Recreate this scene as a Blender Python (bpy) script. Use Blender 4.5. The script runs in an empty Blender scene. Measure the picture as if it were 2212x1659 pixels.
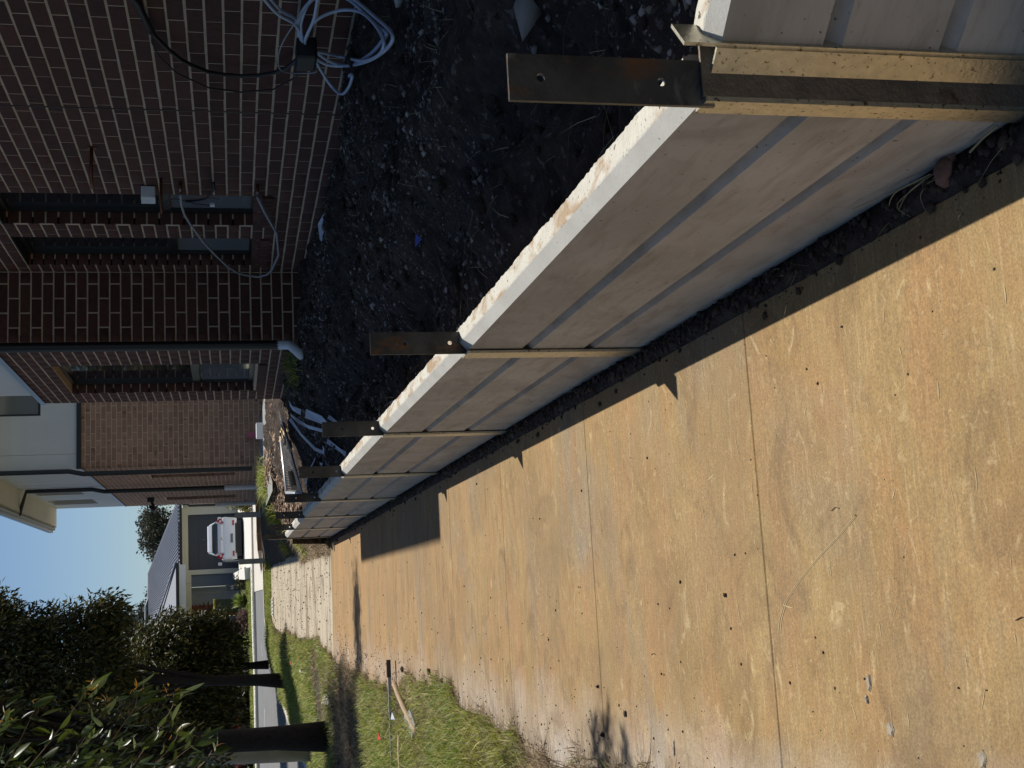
import bpy, math, random
import numpy as np
from mathutils import Vector, Matrix
random.seed(7); RNG = np.random.default_rng(7)
sc = bpy.context.scene
C = sc.collection

# ------------------------------------------------------------------ camera
F_PX, PITCH, ROLL, YAW, CAM_H = 2718.34, 0.218844, -0.018094, 0.162965, 1.31281
fw = Vector((math.sin(YAW)*math.cos(PITCH), math.cos(YAW)*math.cos(PITCH), -math.sin(PITCH)))
rt = Vector((math.cos(YAW), -math.sin(YAW), 0)); up = rt.cross(fw)
r2 = math.cos(ROLL)*rt + math.sin(ROLL)*up
u2 = -math.sin(ROLL)*rt + math.cos(ROLL)*up
cam = bpy.data.objects.new('camera', bpy.data.cameras.new('camera')); C.objects.link(cam)
X, Yv, Z = -u2, r2, -fw          # the phone was held on its side: world up points to picture left
cam.matrix_world = Matrix(((X.x, Yv.x, Z.x, 0), (X.y, Yv.y, Z.y, 0), (X.z, Yv.z, Z.z, CAM_H), (0, 0, 0, 1)))
cam.data.sensor_width = 36; cam.data.sensor_fit = 'HORIZONTAL'; cam.data.lens = 36*F_PX/2212
cam.data.clip_start = 0.05; cam.data.clip_end = 1500
sc.camera = cam

# ------------------------------------------------------------------ light
SUN = Vector((0.206, 0.31, 0.867)).normalized()
w = bpy.data.worlds.new('World'); sc.world = w; w.use_nodes = True
nt = w.node_tree; nt.nodes.clear()
sky = nt.nodes.new('ShaderNodeTexSky'); sky.sky_type = 'NISHITA'; sky.sun_disc = False
sky.sun_elevation = math.asin(SUN.z); sky.sun_rotation = math.atan2(SUN.x, SUN.y)
sky.air_density = 1.0; sky.dust_density = 0.25; sky.ozone_density = 5.0
bg = nt.nodes.new('ShaderNodeBackground'); bg.inputs[1].default_value = 0.082
wo = nt.nodes.new('ShaderNodeOutputWorld')
nt.links.new(sky.outputs[0], bg.inputs[0]); nt.links.new(bg.outputs[0], wo.inputs[0])
sd = bpy.data.lights.new('sun', 'SUN'); sd.energy = 5.0; sd.angle = math.radians(0.53); sd.color = (1.0, 0.95, 0.86)
so = bpy.data.objects.new('sun', sd); C.objects.link(so)
so.rotation_euler = SUN.to_track_quat('Z', 'Y').to_euler()
so['label'] = 'sun'; 
sc.view_settings.view_transform = 'Standard'; sc.view_settings.look = 'None'
sc.view_settings.exposure = 0.0; sc.view_settings.gamma = 1.0; sc.view_settings.use_curve_mapping = False

# ------------------------------------------------------------------ material helpers
def mk(name, c1, c2=None, scale=5.0, detail=5, rough=0.8, metal=0.0, bump=0.0, bscale=60.0, rnd=0.0,
       stretch=(1, 1, 1), spec=0.5, speck=None, transl=0.0, rnd2=None, extra=None, contrast=(0.35, 0.65), bstretch=None, coat=0.0, bdist=0.01):
    m = bpy.data.materials.new(name); m.use_nodes = True
    t = m.node_tree; N = t.nodes; L = t.links
    b = N['Principled BSDF']; out = N['Material Output']
    b.inputs['Roughness'].default_value = rough; b.inputs['Metallic'].default_value = metal
    b.inputs['Specular IOR Level'].default_value = spec
    if coat: b.inputs['Coat Weight'].default_value = coat
    geo = N.new('ShaderNodeNewGeometry')
    def coords(st):
        mp = N.new('ShaderNodeMapping'); mp.inputs['Scale'].default_value = st
        L.new(geo.outputs['Position'], mp.inputs[0]); return mp.outputs[0]
    def noise(sc_, det, st=(1, 1, 1), dist=0.0):
        n = N.new('ShaderNodeTexNoise'); n.inputs['Scale'].default_value = sc_; n.inputs['Detail'].default_value = det
        n.inputs['Roughness'].default_value = 0.6; n.inputs['Distortion'].default_value = dist
        L.new(coords(st), n.inputs['Vector']); return n.outputs[0]
    def mrange(v, a, b_, c=0.0, d=1.0):
        r = N.new('ShaderNodeMapRange'); r.inputs[1].default_value = a; r.inputs[2].default_value = b_
        r.inputs[3].default_value = c; r.inputs[4].default_value = d; L.new(v, r.inputs[0]); return r.outputs[0]
    def mix(f, a, b_, mode='MIX'):
        x = N.new('ShaderNodeMix'); x.data_type = 'RGBA'; x.blend_type = mode
        if isinstance(f, (int, float)): x.inputs[0].default_value = f
        else: L.new(f, x.inputs[0])
        for k, v in ((6, a), (7, b_)):
            if isinstance(v, tuple): x.inputs[k].default_value = (*v[:3], 1)
            else: L.new(v, x.inputs[k])
        return x.outputs[2]
    def math_(op, a, b_=None):
        x = N.new('ShaderNodeMath'); x.operation = op
        for k, v in ((0, a), (1, b_)):
            if v is None: continue
            if isinstance(v, (int, float)): x.inputs[k].default_value = v
            else: L.new(v, x.inputs[k])
        return x.outputs[0]
    H = dict(N=N, L=L, geo=geo, noise=noise, mrange=mrange, mix=mix, math=math_, b=b, coords=coords)
    col = c1
    if c2 is not None:
        col = mix(mrange(noise(scale, detail, stretch), *contrast), c1, c2)
    if rnd or rnd2:
        oi = N.new('ShaderNodeObjectInfo')
        r = math_('FRACT', math_('ADD', oi.outputs['Random'], geo.outputs['Random Per Island']))
        if rnd2: col = mix(mrange(r, 0.55, 0.95), col, rnd2)
        if rnd:
            k = mrange(math_('FRACT', math_('MULTIPLY', r, 7.31)), 0, 1, 1-rnd, 1+rnd)
            vm = N.new('ShaderNodeVectorMath'); vm.operation = 'SCALE'
            if isinstance(col, tuple): vm.inputs[0].default_value = col[:3]
            else: L.new(col, vm.inputs[0])
            L.new(k, vm.inputs['Scale']); col = vm.outputs[0]
    if speck:
        sc_c, sc_s, lo, hi = speck
        col = mix(mrange(noise(sc_s, 3), lo, hi), col, sc_c)
    if extra: col = extra(H, col)
    if isinstance(col, tuple): b.inputs['Base Color'].default_value = (*col[:3], 1)
    else: L.new(col, b.inputs['Base Color'])
    if bump:
        bn = N.new('ShaderNodeBump'); bn.inputs['Strength'].default_value = bump; bn.inputs['Distance'].default_value = bdist
        L.new(noise(bscale, 6, bstretch or (1, 1, 1)), bn.inputs['Height']); L.new(bn.outputs[0], b.inputs['Normal'])
    if transl:
        tr = N.new('ShaderNodeBsdfTranslucent'); ms = N.new('ShaderNodeMixShader'); ms.inputs[0].default_value = transl
        if isinstance(col, tuple): tr.inputs[0].default_value = (*col[:3], 1)
        else: L.new(col, tr.inputs[0])
        L.new(b.outputs[0], ms.inputs[1]); L.new(tr.outputs[0], ms.inputs[2]); L.new(ms.outputs[0], out.inputs[0])
    return m

def path_extra(H, col):
    N, L, noise, mrange, mix, mth, geo = H['N'], H['L'], H['noise'], H['mrange'], H['mix'], H['math'], H['geo']
    # mud washes in long streaks across the walk, greyer cement near the verge, broom lines
    col = mix(mrange(noise(1.6, 4, (1.2, 3.4, 1), 0.6), 0.44, 0.66), col, (0.32, 0.185, 0.075))
    col = mix(mrange(noise(1.1, 3, (0.9, 1.6, 1), 0.8), 0.54, 0.72), col, (0.235, 0.190, 0.130))
    sx = N.new('ShaderNodeSeparateXYZ'); L.new(geo.outputs['Position'], sx.inputs[0])
    e = mth('ADD', sx.outputs[0], mth('MULTIPLY', noise(2.2, 5), 0.50))
    col = mix(mrange(e, -0.12, -0.42, 0, 0.9), col, (0.40, 0.36, 0.32))
    col = mix(mrange(noise(9, 5, (0.7, 8, 1), 0.4), 0.50, 0.72, 0, 0.45), col, (0.20, 0.125, 0.06))
    col = mix(mrange(noise(13, 5, (0.5, 7, 1), 0.2), 0.55, 0.75, 0, 0.5), col, (0.44, 0.34, 0.20))
    col = mix(mrange(noise(3.2, 6, (1, 1.3, 1), 1.2), 0.52, 0.68, 0, 0.6), col, (0.155, 0.095, 0.042))
    col = mix(mrange(noise(5.5, 6, (1, 1.6, 1), 2.0), 0.60, 0.70, 0, 0.75), col, (0.46, 0.35, 0.185))
    col = mix(mrange(noise(42, 4, (1, 1, 1), 1.0), 0.60, 0.70, 0, 0.45), col, (0.48, 0.37, 0.20))
    # far end gets the orange wash
    fy = mrange(sx.outputs[1], 6.0, 14.0)
    col = mix(mth('MULTIPLY', mrange(sx.outputs[1], 4.0, 9.0), mrange(noise(7, 5, (0.6, 6, 1), 0.6), 0.52, 0.66)), col, (0.17, 0.095, 0.042))
    col = mix(mrange(noise(0.9, 3, (1, 1, 1), 0.5), 0.48, 0.62, 0, 0.5), col, (0.205, 0.145, 0.080))
    col = mix(mth('MULTIPLY', fy, mrange(noise(1.3, 4, (1, 5, 1)), 0.35, 0.62)), col, (0.37, 0.215, 0.085))
    fine = mrange(noise(38, 5, (1, 2.3, 1)), 0.3, 0.7, 0.90, 1.09)
    # trowel swirls
    vd = N.new('ShaderNodeVectorMath'); vd.operation = 'DISTANCE'; L.new(geo.outputs['Position'], vd.inputs[0]); vd.inputs[1].default_value = (-0.15, 3.05, 0.03)
    rings = mth('SINE', mth('MULTIPLY', mth('ADD', vd.outputs['Value'], mth('MULTIPLY', noise(2.5, 2), 0.12)), 230))
    msk = mth('MULTIPLY', mrange(noise(1.5, 2), 0.42, 0.6), mrange(vd.outputs['Value'], 1.9, 1.0))
    fine = mth('MULTIPLY', fine, mth('ADD', 1.0, mth('MULTIPLY', mth('MULTIPLY', rings, msk), 0.025)))
    grit = mrange(noise(190, 3), 0.3, 0.7, 0.74, 1.25)
    fine = mth('MULTIPLY', fine, grit)
    vm = N.new('ShaderNodeVectorMath'); vm.operation = 'SCALE'; L.new(col, vm.inputs[0]); L.new(fine, vm.inputs['Scale'])
    return mix(mrange(noise(95, 2), 0.70, 0.76, 0, 0.55), vm.outputs[0], (0.08, 0.05, 0.03))

def conc_extra(H, col):
    noise, mrange, mix = H['noise'], H['mrange'], H['mix']
    col = mix(mrange(noise(6, 5, (1, 1.0, 6)), 0.5, 0.75, 0, 0.6), col, (0.32, 0.245, 0.175))
    col = mix(mrange(noise(2.2, 6, (1, 1, 2.5), 1.5), 0.50, 0.68, 0, 0.5), col, (0.27, 0.225, 0.175))
    col = mix(mrange(noise(26, 4, (1, 0.6, 5), 0.5), 0.60, 0.72, 0, 0.35), col, (0.20, 0.165, 0.13))
    return mix(mrange(noise(75, 2), 0.70, 0.735, 0, 0.8), col, (0.09, 0.075, 0.06))
def top_extra(H, col):
    noise, mrange, mix = H['noise'], H['mrange'], H['mix']
    col = mix(mrange(noise(5, 5, (3, 1, 1), 0.5), 0.50, 0.60, 0, 0.85), col, (0.36, 0.25, 0.15))
    col = mix(mrange(noise(45, 3), 0.68, 0.72, 0, 0.9), col, (0.07, 0.055, 0.04))
    return mix(mrange(noise(120, 3), 0.64, 0.70, 0, 0.85), col, (0.10, 0.08, 0.06))
def steel_extra(H, col):
    noise, mrange, mix = H['noise'], H['mrange'], H['mix']
    col = mix(mrange(noise(22, 5, (1, 1, 0.5)), 0.56, 0.74), col, (0.16, 0.07, 0.03))
    return mix(mrange(noise(9, 4, (1, 1, 1.5), 1.0), 0.62, 0.7, 0, 0.6), col, (0.22, 0.22, 0.21))

MAT = dict(
 path=mk('stained_concrete', (0.255, 0.163, 0.060), (0.335, 0.228, 0.098), 2.3, 6, 0.85, bump=0.35, bscale=120, bstretch=(0.4, 3, 1), extra=path_extra, bdist=0.004),
 joint=mk('joint_dirt', (0.09, 0.05, 0.026), (0.16, 0.09, 0.045), 30, rough=1),
 palepath=mk('pale_muddy_concrete', (0.38, 0.32, 0.23), (0.47, 0.41, 0.31), 3, 6, 0.9, bump=0.2, stretch=(0.6, 3, 1),
     extra=lambda H, c: H['mix'](H['mrange'](H['noise'](1.5, 6, (0.8, 2.6, 1), 1.2), 0.50, 0.60, 0, .85), c, (0.21, 0.15, 0.095))),
 sleeper=mk('precast_concrete', (0.40, 0.355, 0.30), (0.51, 0.455, 0.39), 3, 6, 0.85, rnd=0.09, bump=0.25, bscale=160, extra=conc_extra, bdist=0.003),
 sleepertop=mk('rough_cast_concrete', (0.52, 0.50, 0.44), (0.60, 0.58, 0.52), 8, 6, 0.95, bump=0.8, bscale=70, extra=top_extra, bdist=0.006),
 steel=mk('mill_steel', (0.030, 0.029, 0.028), (0.085, 0.082, 0.08), 9, 6, 0.40, metal=0.55, bump=0.15, bscale=80, extra=steel_extra),
 galv=mk('galvanised_steel', (0.52, 0.50, 0.42), (0.66, 0.63, 0.52), 45, 5, 0.38, metal=0.9, bump=0.3, bscale=130,
     speck=((0.16, 0.13, 0.09), 110, 0.6, 0.68), bdist=0.003),
 web=mk('shaded_rusty_steel', (0.16, 0.14, 0.12), (0.25, 0.21, 0.17), 20, 6, 0.5, metal=0.75, bump=0.25, bscale=120, speck=((0.10, 0.05, 0.025), 16, 0.6, 0.72)),  # darker than the flanges: shade on the webs put into the colour, plus rust
 soil=mk('disturbed_soil', (0.024, 0.014, 0.009), (0.095, 0.068, 0.052), 9, 9, 1.0, bump=1.0, bscale=48, speck=((0.21, 0.18, 0.155), 30, 0.60, 0.70), bdist=0.05),
 stone=mk('soil_stone', (0.060, 0.046, 0.038), (0.24, 0.21, 0.185), 2.5, 4, 0.95, bump=0.5, bscale=90, rnd=0.7, rnd2=(0.32, 0.30, 0.28)),
 clod=mk('dirt_clod', (0.045, 0.03, 0.02), (0.08, 0.055, 0.04), 60, 4, 1.0, bump=0.6, bscale=200, rnd=0.4),
 litter=mk('leaf_litter', (0.10, 0.06, 0.035), (0.20, 0.13, 0.08), 4, 4, 0.95, rnd=0.6, rnd2=(0.30, 0.23, 0.15)),
 cleanconc=mk('clean_concrete', (0.46, 0.45, 0.41), (0.54, 0.53, 0.49), 7, 5, 0.9, bump=0.3, bscale=130, speck=((0.22, 0.20, 0.17), 85, 0.66, 0.72), bdist=0.003),
 mulch=mk('bark_mulch', (0.17, 0.10, 0.062), (0.30, 0.19, 0.12), 30, 4, 0.95, rnd=0.55, rnd2=(0.42, 0.32, 0.22)),
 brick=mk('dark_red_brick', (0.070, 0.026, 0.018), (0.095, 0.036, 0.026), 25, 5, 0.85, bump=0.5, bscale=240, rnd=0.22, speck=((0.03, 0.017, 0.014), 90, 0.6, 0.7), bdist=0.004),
 mortar=mk('pale_mortar', (0.46, 0.365, 0.27), (0.58, 0.47, 0.355), 9, 5, 0.95, bump=0.7, bscale=150, bdist=0.004),
 tanbrick=mk('tan_brick', (0.33, 0.185, 0.125), (0.42, 0.25, 0.17), 9, 5, 0.85, bump=0.4, bscale=200, rnd=0.16, speck=((0.13, 0.07, 0.05), 7, 0.62, 0.72)),
 tanmortar=mk('tan_mortar', (0.60, 0.44, 0.33), (0.66, 0.50, 0.39), 14, 5, 0.95, bump=0.5, bscale=120),
 render=mk('white_render', (0.66, 0.665, 0.67), (0.70, 0.705, 0.71), 3, 5, 0.85, bump=0.15, bscale=180),
 soffit=mk('cream_soffit', (0.72, 0.66, 0.50), (0.76, 0.70, 0.55), 2, 4, 0.7),
 gutter=mk('grey_gutter', (0.27, 0.28, 0.29), rough=0.45),
 flash=mk('blue_grey_flashing', (0.36, 0.43, 0.52), rough=0.35, metal=0.3),
 black=mk('black_paint', (0.014, 0.015, 0.018), rough=0.4),
 frame=mk('black_window_frame', (0.016, 0.017, 0.02), rough=0.35),
 glass=mk('dark_glass', (0.02, 0.024, 0.03), rough=0.04, spec=0.9),
 reflglass=mk('reflection_grey_glass', (0.16, 0.18, 0.20), rough=0.06, spec=0.8),  # lighter than dark_glass: the reflection on the panes is put into the colour
 white=mk('white_plastic', (0.72, 0.75, 0.80), (0.62, 0.66, 0.74), 14, rough=0.5),
 cable=mk('pale_cable', (0.52, 0.60, 0.74), rough=0.45),
 greycable=mk('grey_hose', (0.33, 0.35, 0.38), rough=0.5),
 darkcable=mk('black_cable', (0.012, 0.012, 0.014), rough=0.5),
 copper=mk('copper_pipe', (0.20, 0.08, 0.045), rough=0.4, metal=0.8),
 timber=mk('stained_timber', (0.42, 0.23, 0.12), (0.52, 0.31, 0.17), 6, 6, 0.85, bump=0.4, bscale=30, stretch=(1, 1, 6)),
 wood=mk('raw_timber', (0.50, 0.36, 0.20), (0.60, 0.46, 0.28), 12, 6, 0.8, stretch=(1, 1, 8)),
 stick=mk('weathered_stick', (0.36, 0.26, 0.17), (0.46, 0.34, 0.23), 25, 5, 0.9, bump=0.4),
 straw=mk('dry_straw', (0.40, 0.34, 0.20), (0.30, 0.25, 0.13), 20, rough=0.9, rnd=0.3),
 asphalt=mk('asphalt', (0.15, 0.15, 0.145), (0.18, 0.18, 0.175), 2, 6, 0.9, bump=0.4, bscale=90),
 kerb=mk('kerb_concrete', (0.52, 0.47, 0.40), (0.60, 0.56, 0.49), 3, 5, 0.9, bump=0.2),
 driveway=mk('driveway_concrete', (0.60, 0.58, 0.52), (0.66, 0.64, 0.58), 2, 5, 0.9),
 ground=mk('ground_earth', (0.10, 0.085, 0.04), (0.075, 0.10, 0.025), 2.2, 7, 1.0, bump=0.6, bscale=40),
 verge=mk('verge_earth', (0.035, 0.045, 0.012), (0.06, 0.045, 0.024), 2.4, 7, 1.0, bump=0.8, bscale=60, bdist=0.02),
 blade=mk('grass_blade', (0.15, 0.25, 0.022), (0.31, 0.34, 0.05), 2.0, 4, 0.6, rnd=0.5, rnd2=(0.56, 0.49, 0.20), transl=0.35),
 blade_dry=mk('dry_grass_blade', (0.36, 0.28, 0.17), (0.22, 0.16, 0.10), 2.0, 4, 0.9, rnd=0.35, transl=0.2),
 bark=mk('dark_bark', (0.018, 0.014, 0.012), (0.030, 0.024, 0.020), 14, 6, 1.0, bump=1.0, bscale=25, bdist=0.03, bstretch=(1, 1, 0.3)),
 leaf=mk('gum_leaf', (0.028, 0.040, 0.010), (0.055, 0.068, 0.016), 1.2, 3, 0.5, rnd=0.6, rnd2=(0.19, 0.15, 0.04), transl=0.25),
 leaf_far=mk('far_leaf', (0.07, 0.075, 0.05), (0.10, 0.10, 0.07), 0.8, 3, 0.7, rnd=0.4, transl=0.2),
 leafbig=mk('sunlit_gum_leaf', (0.030, 0.052, 0.010), (0.085, 0.115, 0.015), 9, 3, 0.36, rnd=0.6, rnd2=(0.13, 0.17, 0.07), transl=0.35),  # lighter copy of gum_leaf with the sunlight put into its colour
 leafyoung=mk('young_orange_leaf', (0.50, 0.22, 0.035), (0.38, 0.26, 0.04), 20, 3, 0.5, rnd=0.3, transl=0.3),
 twig=mk('twig_bark', (0.26, 0.15, 0.11), (0.36, 0.25, 0.18), 40, 4, 0.8),
 greypost=mk('galvanised_grey', (0.42, 0.43, 0.44), (0.50, 0.50, 0.50), 6, rough=0.6),
 pole=mk('grey_pole', (0.20, 0.20, 0.19), (0.28, 0.28, 0.26), 3, 5, 0.8, stretch=(1, 1, 0.7)),
 roof=mk('blue_grey_roof', (0.18, 0.195, 0.235), (0.20, 0.215, 0.255), 1, 4, 0.5),
 cream=mk('cream_render', (0.60, 0.56, 0.44), (0.64, 0.60, 0.48), 1.5, 4, 0.85),
 garage=mk('charcoal_garage_door', (0.055, 0.058, 0.068), rough=0.6),
 bluegrey=mk('blue_grey_wall', (0.13, 0.15, 0.18), rough=0.8),
 redbrick=mk('red_brick', (0.26, 0.07, 0.045), (0.20, 0.055, 0.04), 14, rough=0.9, rnd=0.2),
 carpaint=mk('white_car_paint', (0.72, 0.74, 0.78), rough=0.25, coat=0.6),
 redcar=mk('red_car_paint', (0.50, 0.02, 0.05), rough=0.25, coat=0.6),
 carglass=mk('car_glass', (0.03, 0.033, 0.035), rough=0.05, spec=0.9),
 lamp=mk('red_lamp', (0.45, 0.012, 0.02), rough=0.2, coat=0.5),
 lampclear=mk('clear_lamp', (0.70, 0.66, 0.62), rough=0.15),
 rubber=mk('tyre_rubber', (0.02, 0.02, 0.02), rough=0.8),
 chrome=mk('chrome', (0.6, 0.6, 0.62), rough=0.2, metal=1.0),
 yellow=mk('yellow_plastic', (0.55, 0.45, 0.02), rough=0.5),
 bin=mk('dark_green_plastic', (0.03, 0.045, 0.02), rough=0.5),
 pink=mk('pink_plastic', (0.55, 0.14, 0.20), rough=0.6),
 purple=mk('purple_leaf', (0.17, 0.09, 0.085), (0.24, 0.14, 0.12), 5, rough=0.7, rnd=0.4, transl=0.2),
 flax=mk('flax_leaf', (0.20, 0.27, 0.05), (0.34, 0.38, 0.12), 3, 3, 0.5, rnd=0.4, transl=0.2),
 shrub=mk('olive_leaf', (0.12, 0.14, 0.05), (0.26, 0.23, 0.05), 3, 3, 0.6, rnd=0.4, transl=0.25),
 redrock=mk('red_brown_rock', (0.17, 0.085, 0.06), (0.24, 0.13, 0.095), 25, 5, 0.9, bump=0.6, bscale=70),
 blob=mk('cement_splat', (0.34, 0.29, 0.22), (0.44, 0.38, 0.29), 60, 5, 0.95, bump=0.8, bscale=150),
 scratch=mk('scratch_white', (0.44, 0.345, 0.195), rough=0.9),
 blue=mk('blue_plastic', (0.05, 0.07, 0.35), rough=0.5),
 redbit=mk('red_litter', (0.55, 0.05, 0.03), rough=0.6),
 stub=mk('white_cap', (0.74, 0.76, 0.80), rough=0.6),
 mesh=mk('galvanised_wire', (0.55, 0.57, 0.58), rough=0.4, metal=0.7),
)

# ------------------------------------------------------------------ mesh helpers
WORLD = set()      # roots whose parts are modelled in world coordinates
class MB:
    def __init__(s): s.v = []; s.f = []
    def add(s, v, f):
        o = len(s.v); s.v += [tuple(p) for p in v]; s.f += [tuple(i+o for i in q) for q in f]; return s
    def box(s, x0, x1, y0, y1, z0, z1):
        v = [(x, y, z) for x in (x0, x1) for y in (y0, y1) for z in (z0, z1)]
        return s.add(v, [(0, 1, 3, 2), (4, 6, 7, 5), (0, 4, 5, 1), (2, 3, 7, 6), (0, 2, 6, 4), (1, 5, 7, 3)])
    def obox(s, p, d, n, L, T, z0, z1):     # box from p along d (2D), thickness T along n
        v = []
        for a in (0, L):
            for b in (0, T):
                for z in (z0, z1): v.append((p[0]+d[0]*a+n[0]*b, p[1]+d[1]*a+n[1]*b, z))
        return s.add(v, [(0, 1, 3, 2), (4, 6, 7, 5), (0, 4, 5, 1), (2, 3, 7, 6), (0, 2, 6, 4), (1, 5, 7, 3)])
    def tube(s, pts, r, n=8, caps=True):
        pts = [Vector(p) for p in pts]; rr = r if isinstance(r, (list, tuple)) else [r]*len(pts)
        o = len(s.v); a = None
        for i, p in enumerate(pts):
            t = (pts[min(i+1, len(pts)-1)]-pts[max(i-1, 0)]).normalized()
            if a is None: a = t.orthogonal().normalized()
            a = (a - t*a.dot(t)).normalized(); b = t.cross(a)
            for k in range(n):
                an = 2*math.pi*k/n; s.v.append(tuple(p+(a*math.cos(an)+b*math.sin(an))*rr[i]))
        for i in range(len(pts)-1):
            for k in range(n):
                s.f.append((o+i*n+k, o+i*n+(k+1) % n, o+(i+1)*n+(k+1) % n, o+(i+1)*n+k))
        if caps: s.f.append(tuple(o+k for k in range(n))[::-1]); s.f.append(tuple(o+(len(pts)-1)*n+k for k in range(n)))
        return s
    def prism(s, poly, z0, z1):
        n = len(poly)
        v = [(x, y, z0) for x, y in poly]+[(x, y, z1) for x, y in poly]
        f = [tuple(range(n))[::-1], tuple(range(n, 2*n))]+[(i, (i+1) % n, n+(i+1) % n, n+i) for i in range(n)]
        return s.add(v, f)
    def build(s, name, mat, parent=None, smooth=False, bevel=0, **props):
        me = bpy.data.meshes.new(name); me.from_pydata(s.v, [], s.f); me.update()
        return mkobj(name, me, mat, parent, smooth, bevel, **props)
def mkobj(name, me, mat, parent=None, smooth=False, bevel=0, **props):
    o = bpy.data.objects.new(name, me); C.objects.link(o)
    if mat is not None and len(me.materials) == 0: me.materials.append(MAT[mat] if isinstance(mat, str) else mat)
    if parent is not None:
        o.parent = parent
        if parent.name in WORLD: o.matrix_parent_inverse = Matrix.Translation(-parent.location)
    if smooth: me.shade_smooth()
    if bevel:
        b = o.modifiers.new('bevel', 'BEVEL'); b.width = bevel; b.segments = 2; b.limit_method = 'ANGLE'
    for k, v in props.items(): o[k] = v
    return o
def npmesh(name, V, Fq, mat, parent=None, smooth=False, **props):
    V = np.asarray(V, np.float32).reshape(-1, 3); Fq = np.asarray(Fq, np.int32); k = Fq.shape[1]
    me = bpy.data.meshes.new(name); me.vertices.add(len(V)); me.vertices.foreach_set('co', V.ravel())
    me.loops.add(Fq.size); me.loops.foreach_set('vertex_index', Fq.ravel())
    me.polygons.add(len(Fq)); me.polygons.foreach_set('loop_start', np.arange(0, Fq.size, k, dtype=np.int32))
    me.update(calc_edges=True); me.validate()
    return mkobj(name, me, mat, parent, smooth, **props)
def empty(name, loc=(0, 0, 0), rz=0, **props):
    o = bpy.data.objects.new(name, None); C.objects.link(o); o.location = loc; o.rotation_euler = (0, 0, rz); o.empty_display_size = 0.1
    for k, v in props.items(): o[k] = v
    return o
def thing(name, label, cat, loc=(0, 0, 0), group=None, rz=0):
    p = dict(label=label, category=cat)
    if group: p['group'] = group
    return empty(name, loc, rz, **p)
def wthing(*a, **k): o = thing(*a, **k); WORLD.add(o.name); return o
def sub(name, parent, loc):
    o = bpy.data.objects.new(name, None); C.objects.link(o); o.empty_display_size = .05; o.location = loc; o.parent = parent
    if parent.name in WORLD: o.matrix_parent_inverse = Matrix.Translation(-parent.location)
    return o
def T(label, cat, group=None):
    p = dict(label=label, category=cat)
    if group: p['group'] = group
    return p
def grid(xs, ys, zf):
    Xg, Yg = np.meshgrid(xs, ys); Zg = zf(Xg, Yg); nx, ny = len(xs), len(ys)
    V = np.stack([Xg, Yg, Zg], -1).reshape(-1, 3)
    i = np.arange(nx-1)[None, :]+np.arange(ny-1)[:, None]*nx
    F_ = np.stack([i, i+1, i+nx+1, i+nx], -1).reshape(-1, 4)
    return V, F_
_ph = RNG.uniform(0, 6.28, (64,)); _dr = RNG.uniform(0, 6.28, (64,))
def fbm(x, y, f0=1.0, octs=6, gain=0.55, seed=0):
    z = 0*x; a = 1.0; f = f0
    for o in range(octs):
        for k in range(4):
            j = (seed*13+o*4+k) % 64; d = _dr[j]
            z = z+a*np.sin(f*(x*np.cos(d)+y*np.sin(d))+_ph[j]+1.3*np.sin(f*0.6*(x*np.sin(d)-y*np.cos(d))+_ph[(j+7) % 64]))/4
        a *= gain; f *= 1.9
    return z
# ------------------------------------------------------------------ levels
KP = ([-60, 0, 16, 18, 21.4, 26, 31, 40, 50, 54, 58, 400], [-.5, 0, .135, .22, .36, .56, .62, .75, .90, 1.15, 1.2, 1.6])
KL = ([-60, 0, 16, 22, 28, 33, 40, 50, 54, 58, 400], [-.5, 0, .115, .20, .40, .56, .73, .88, 1.1, 1.15, 1.6])
def P(y): return np.interp(y, *KP)
def G(x, y):
    t = np.clip((-0.7-x)/1.6, 0, 1); t = t*t*(3-2*t)
    return P(y)*(1-t)+np.interp(y, *KL)*t
JZ = [.417, .424, .455, .470, .484, .503, .511, .514]     # joint height under the top sleeper at each post
PY = [1.799+2.0033*i for i in range(8)]
def wtop(y): return np.interp(y, PY, JZ)+.2
def lotside(y): return np.interp(y, [0, 5.4, 8, 10.3, 13.6, 22, 31, 45], [.60, .68, .64, .73, .80, .84, .70, .95])
def S(x, y):
    a = wtop(y)-np.interp(y, [0, 3, 9, 13, 16], [.10, .15, .20, .14, .05])
    t = np.clip((x-.80)/1.25, 0, 1)
    s = a*(1-t)+lotside(y)*t
    u = np.clip((y-15.9)/.5, 0, 1)
    s2 = P(y)*(1-np.clip((x-.70)/1.0, 0, 1)**.8)+lotside(y)*np.clip((x-.70)/1.0, 0, 1)**.8
    return s*(1-u)+s2*u

# ------------------------------------------------------------------ ground sheets
xs = np.concatenate([np.linspace(-400, -12, 14), np.linspace(-11, 8, 60), np.linspace(10, 400, 14)])
ys = np.concatenate([np.linspace(-60, -2, 8), np.linspace(-1, 60, 160), np.linspace(64, 900, 16)])
V, F_ = grid(xs, ys, lambda x, y: G(x, y)-0.06)
npmesh('ground', V, F_, 'ground', smooth=True, kind='structure')

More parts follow.
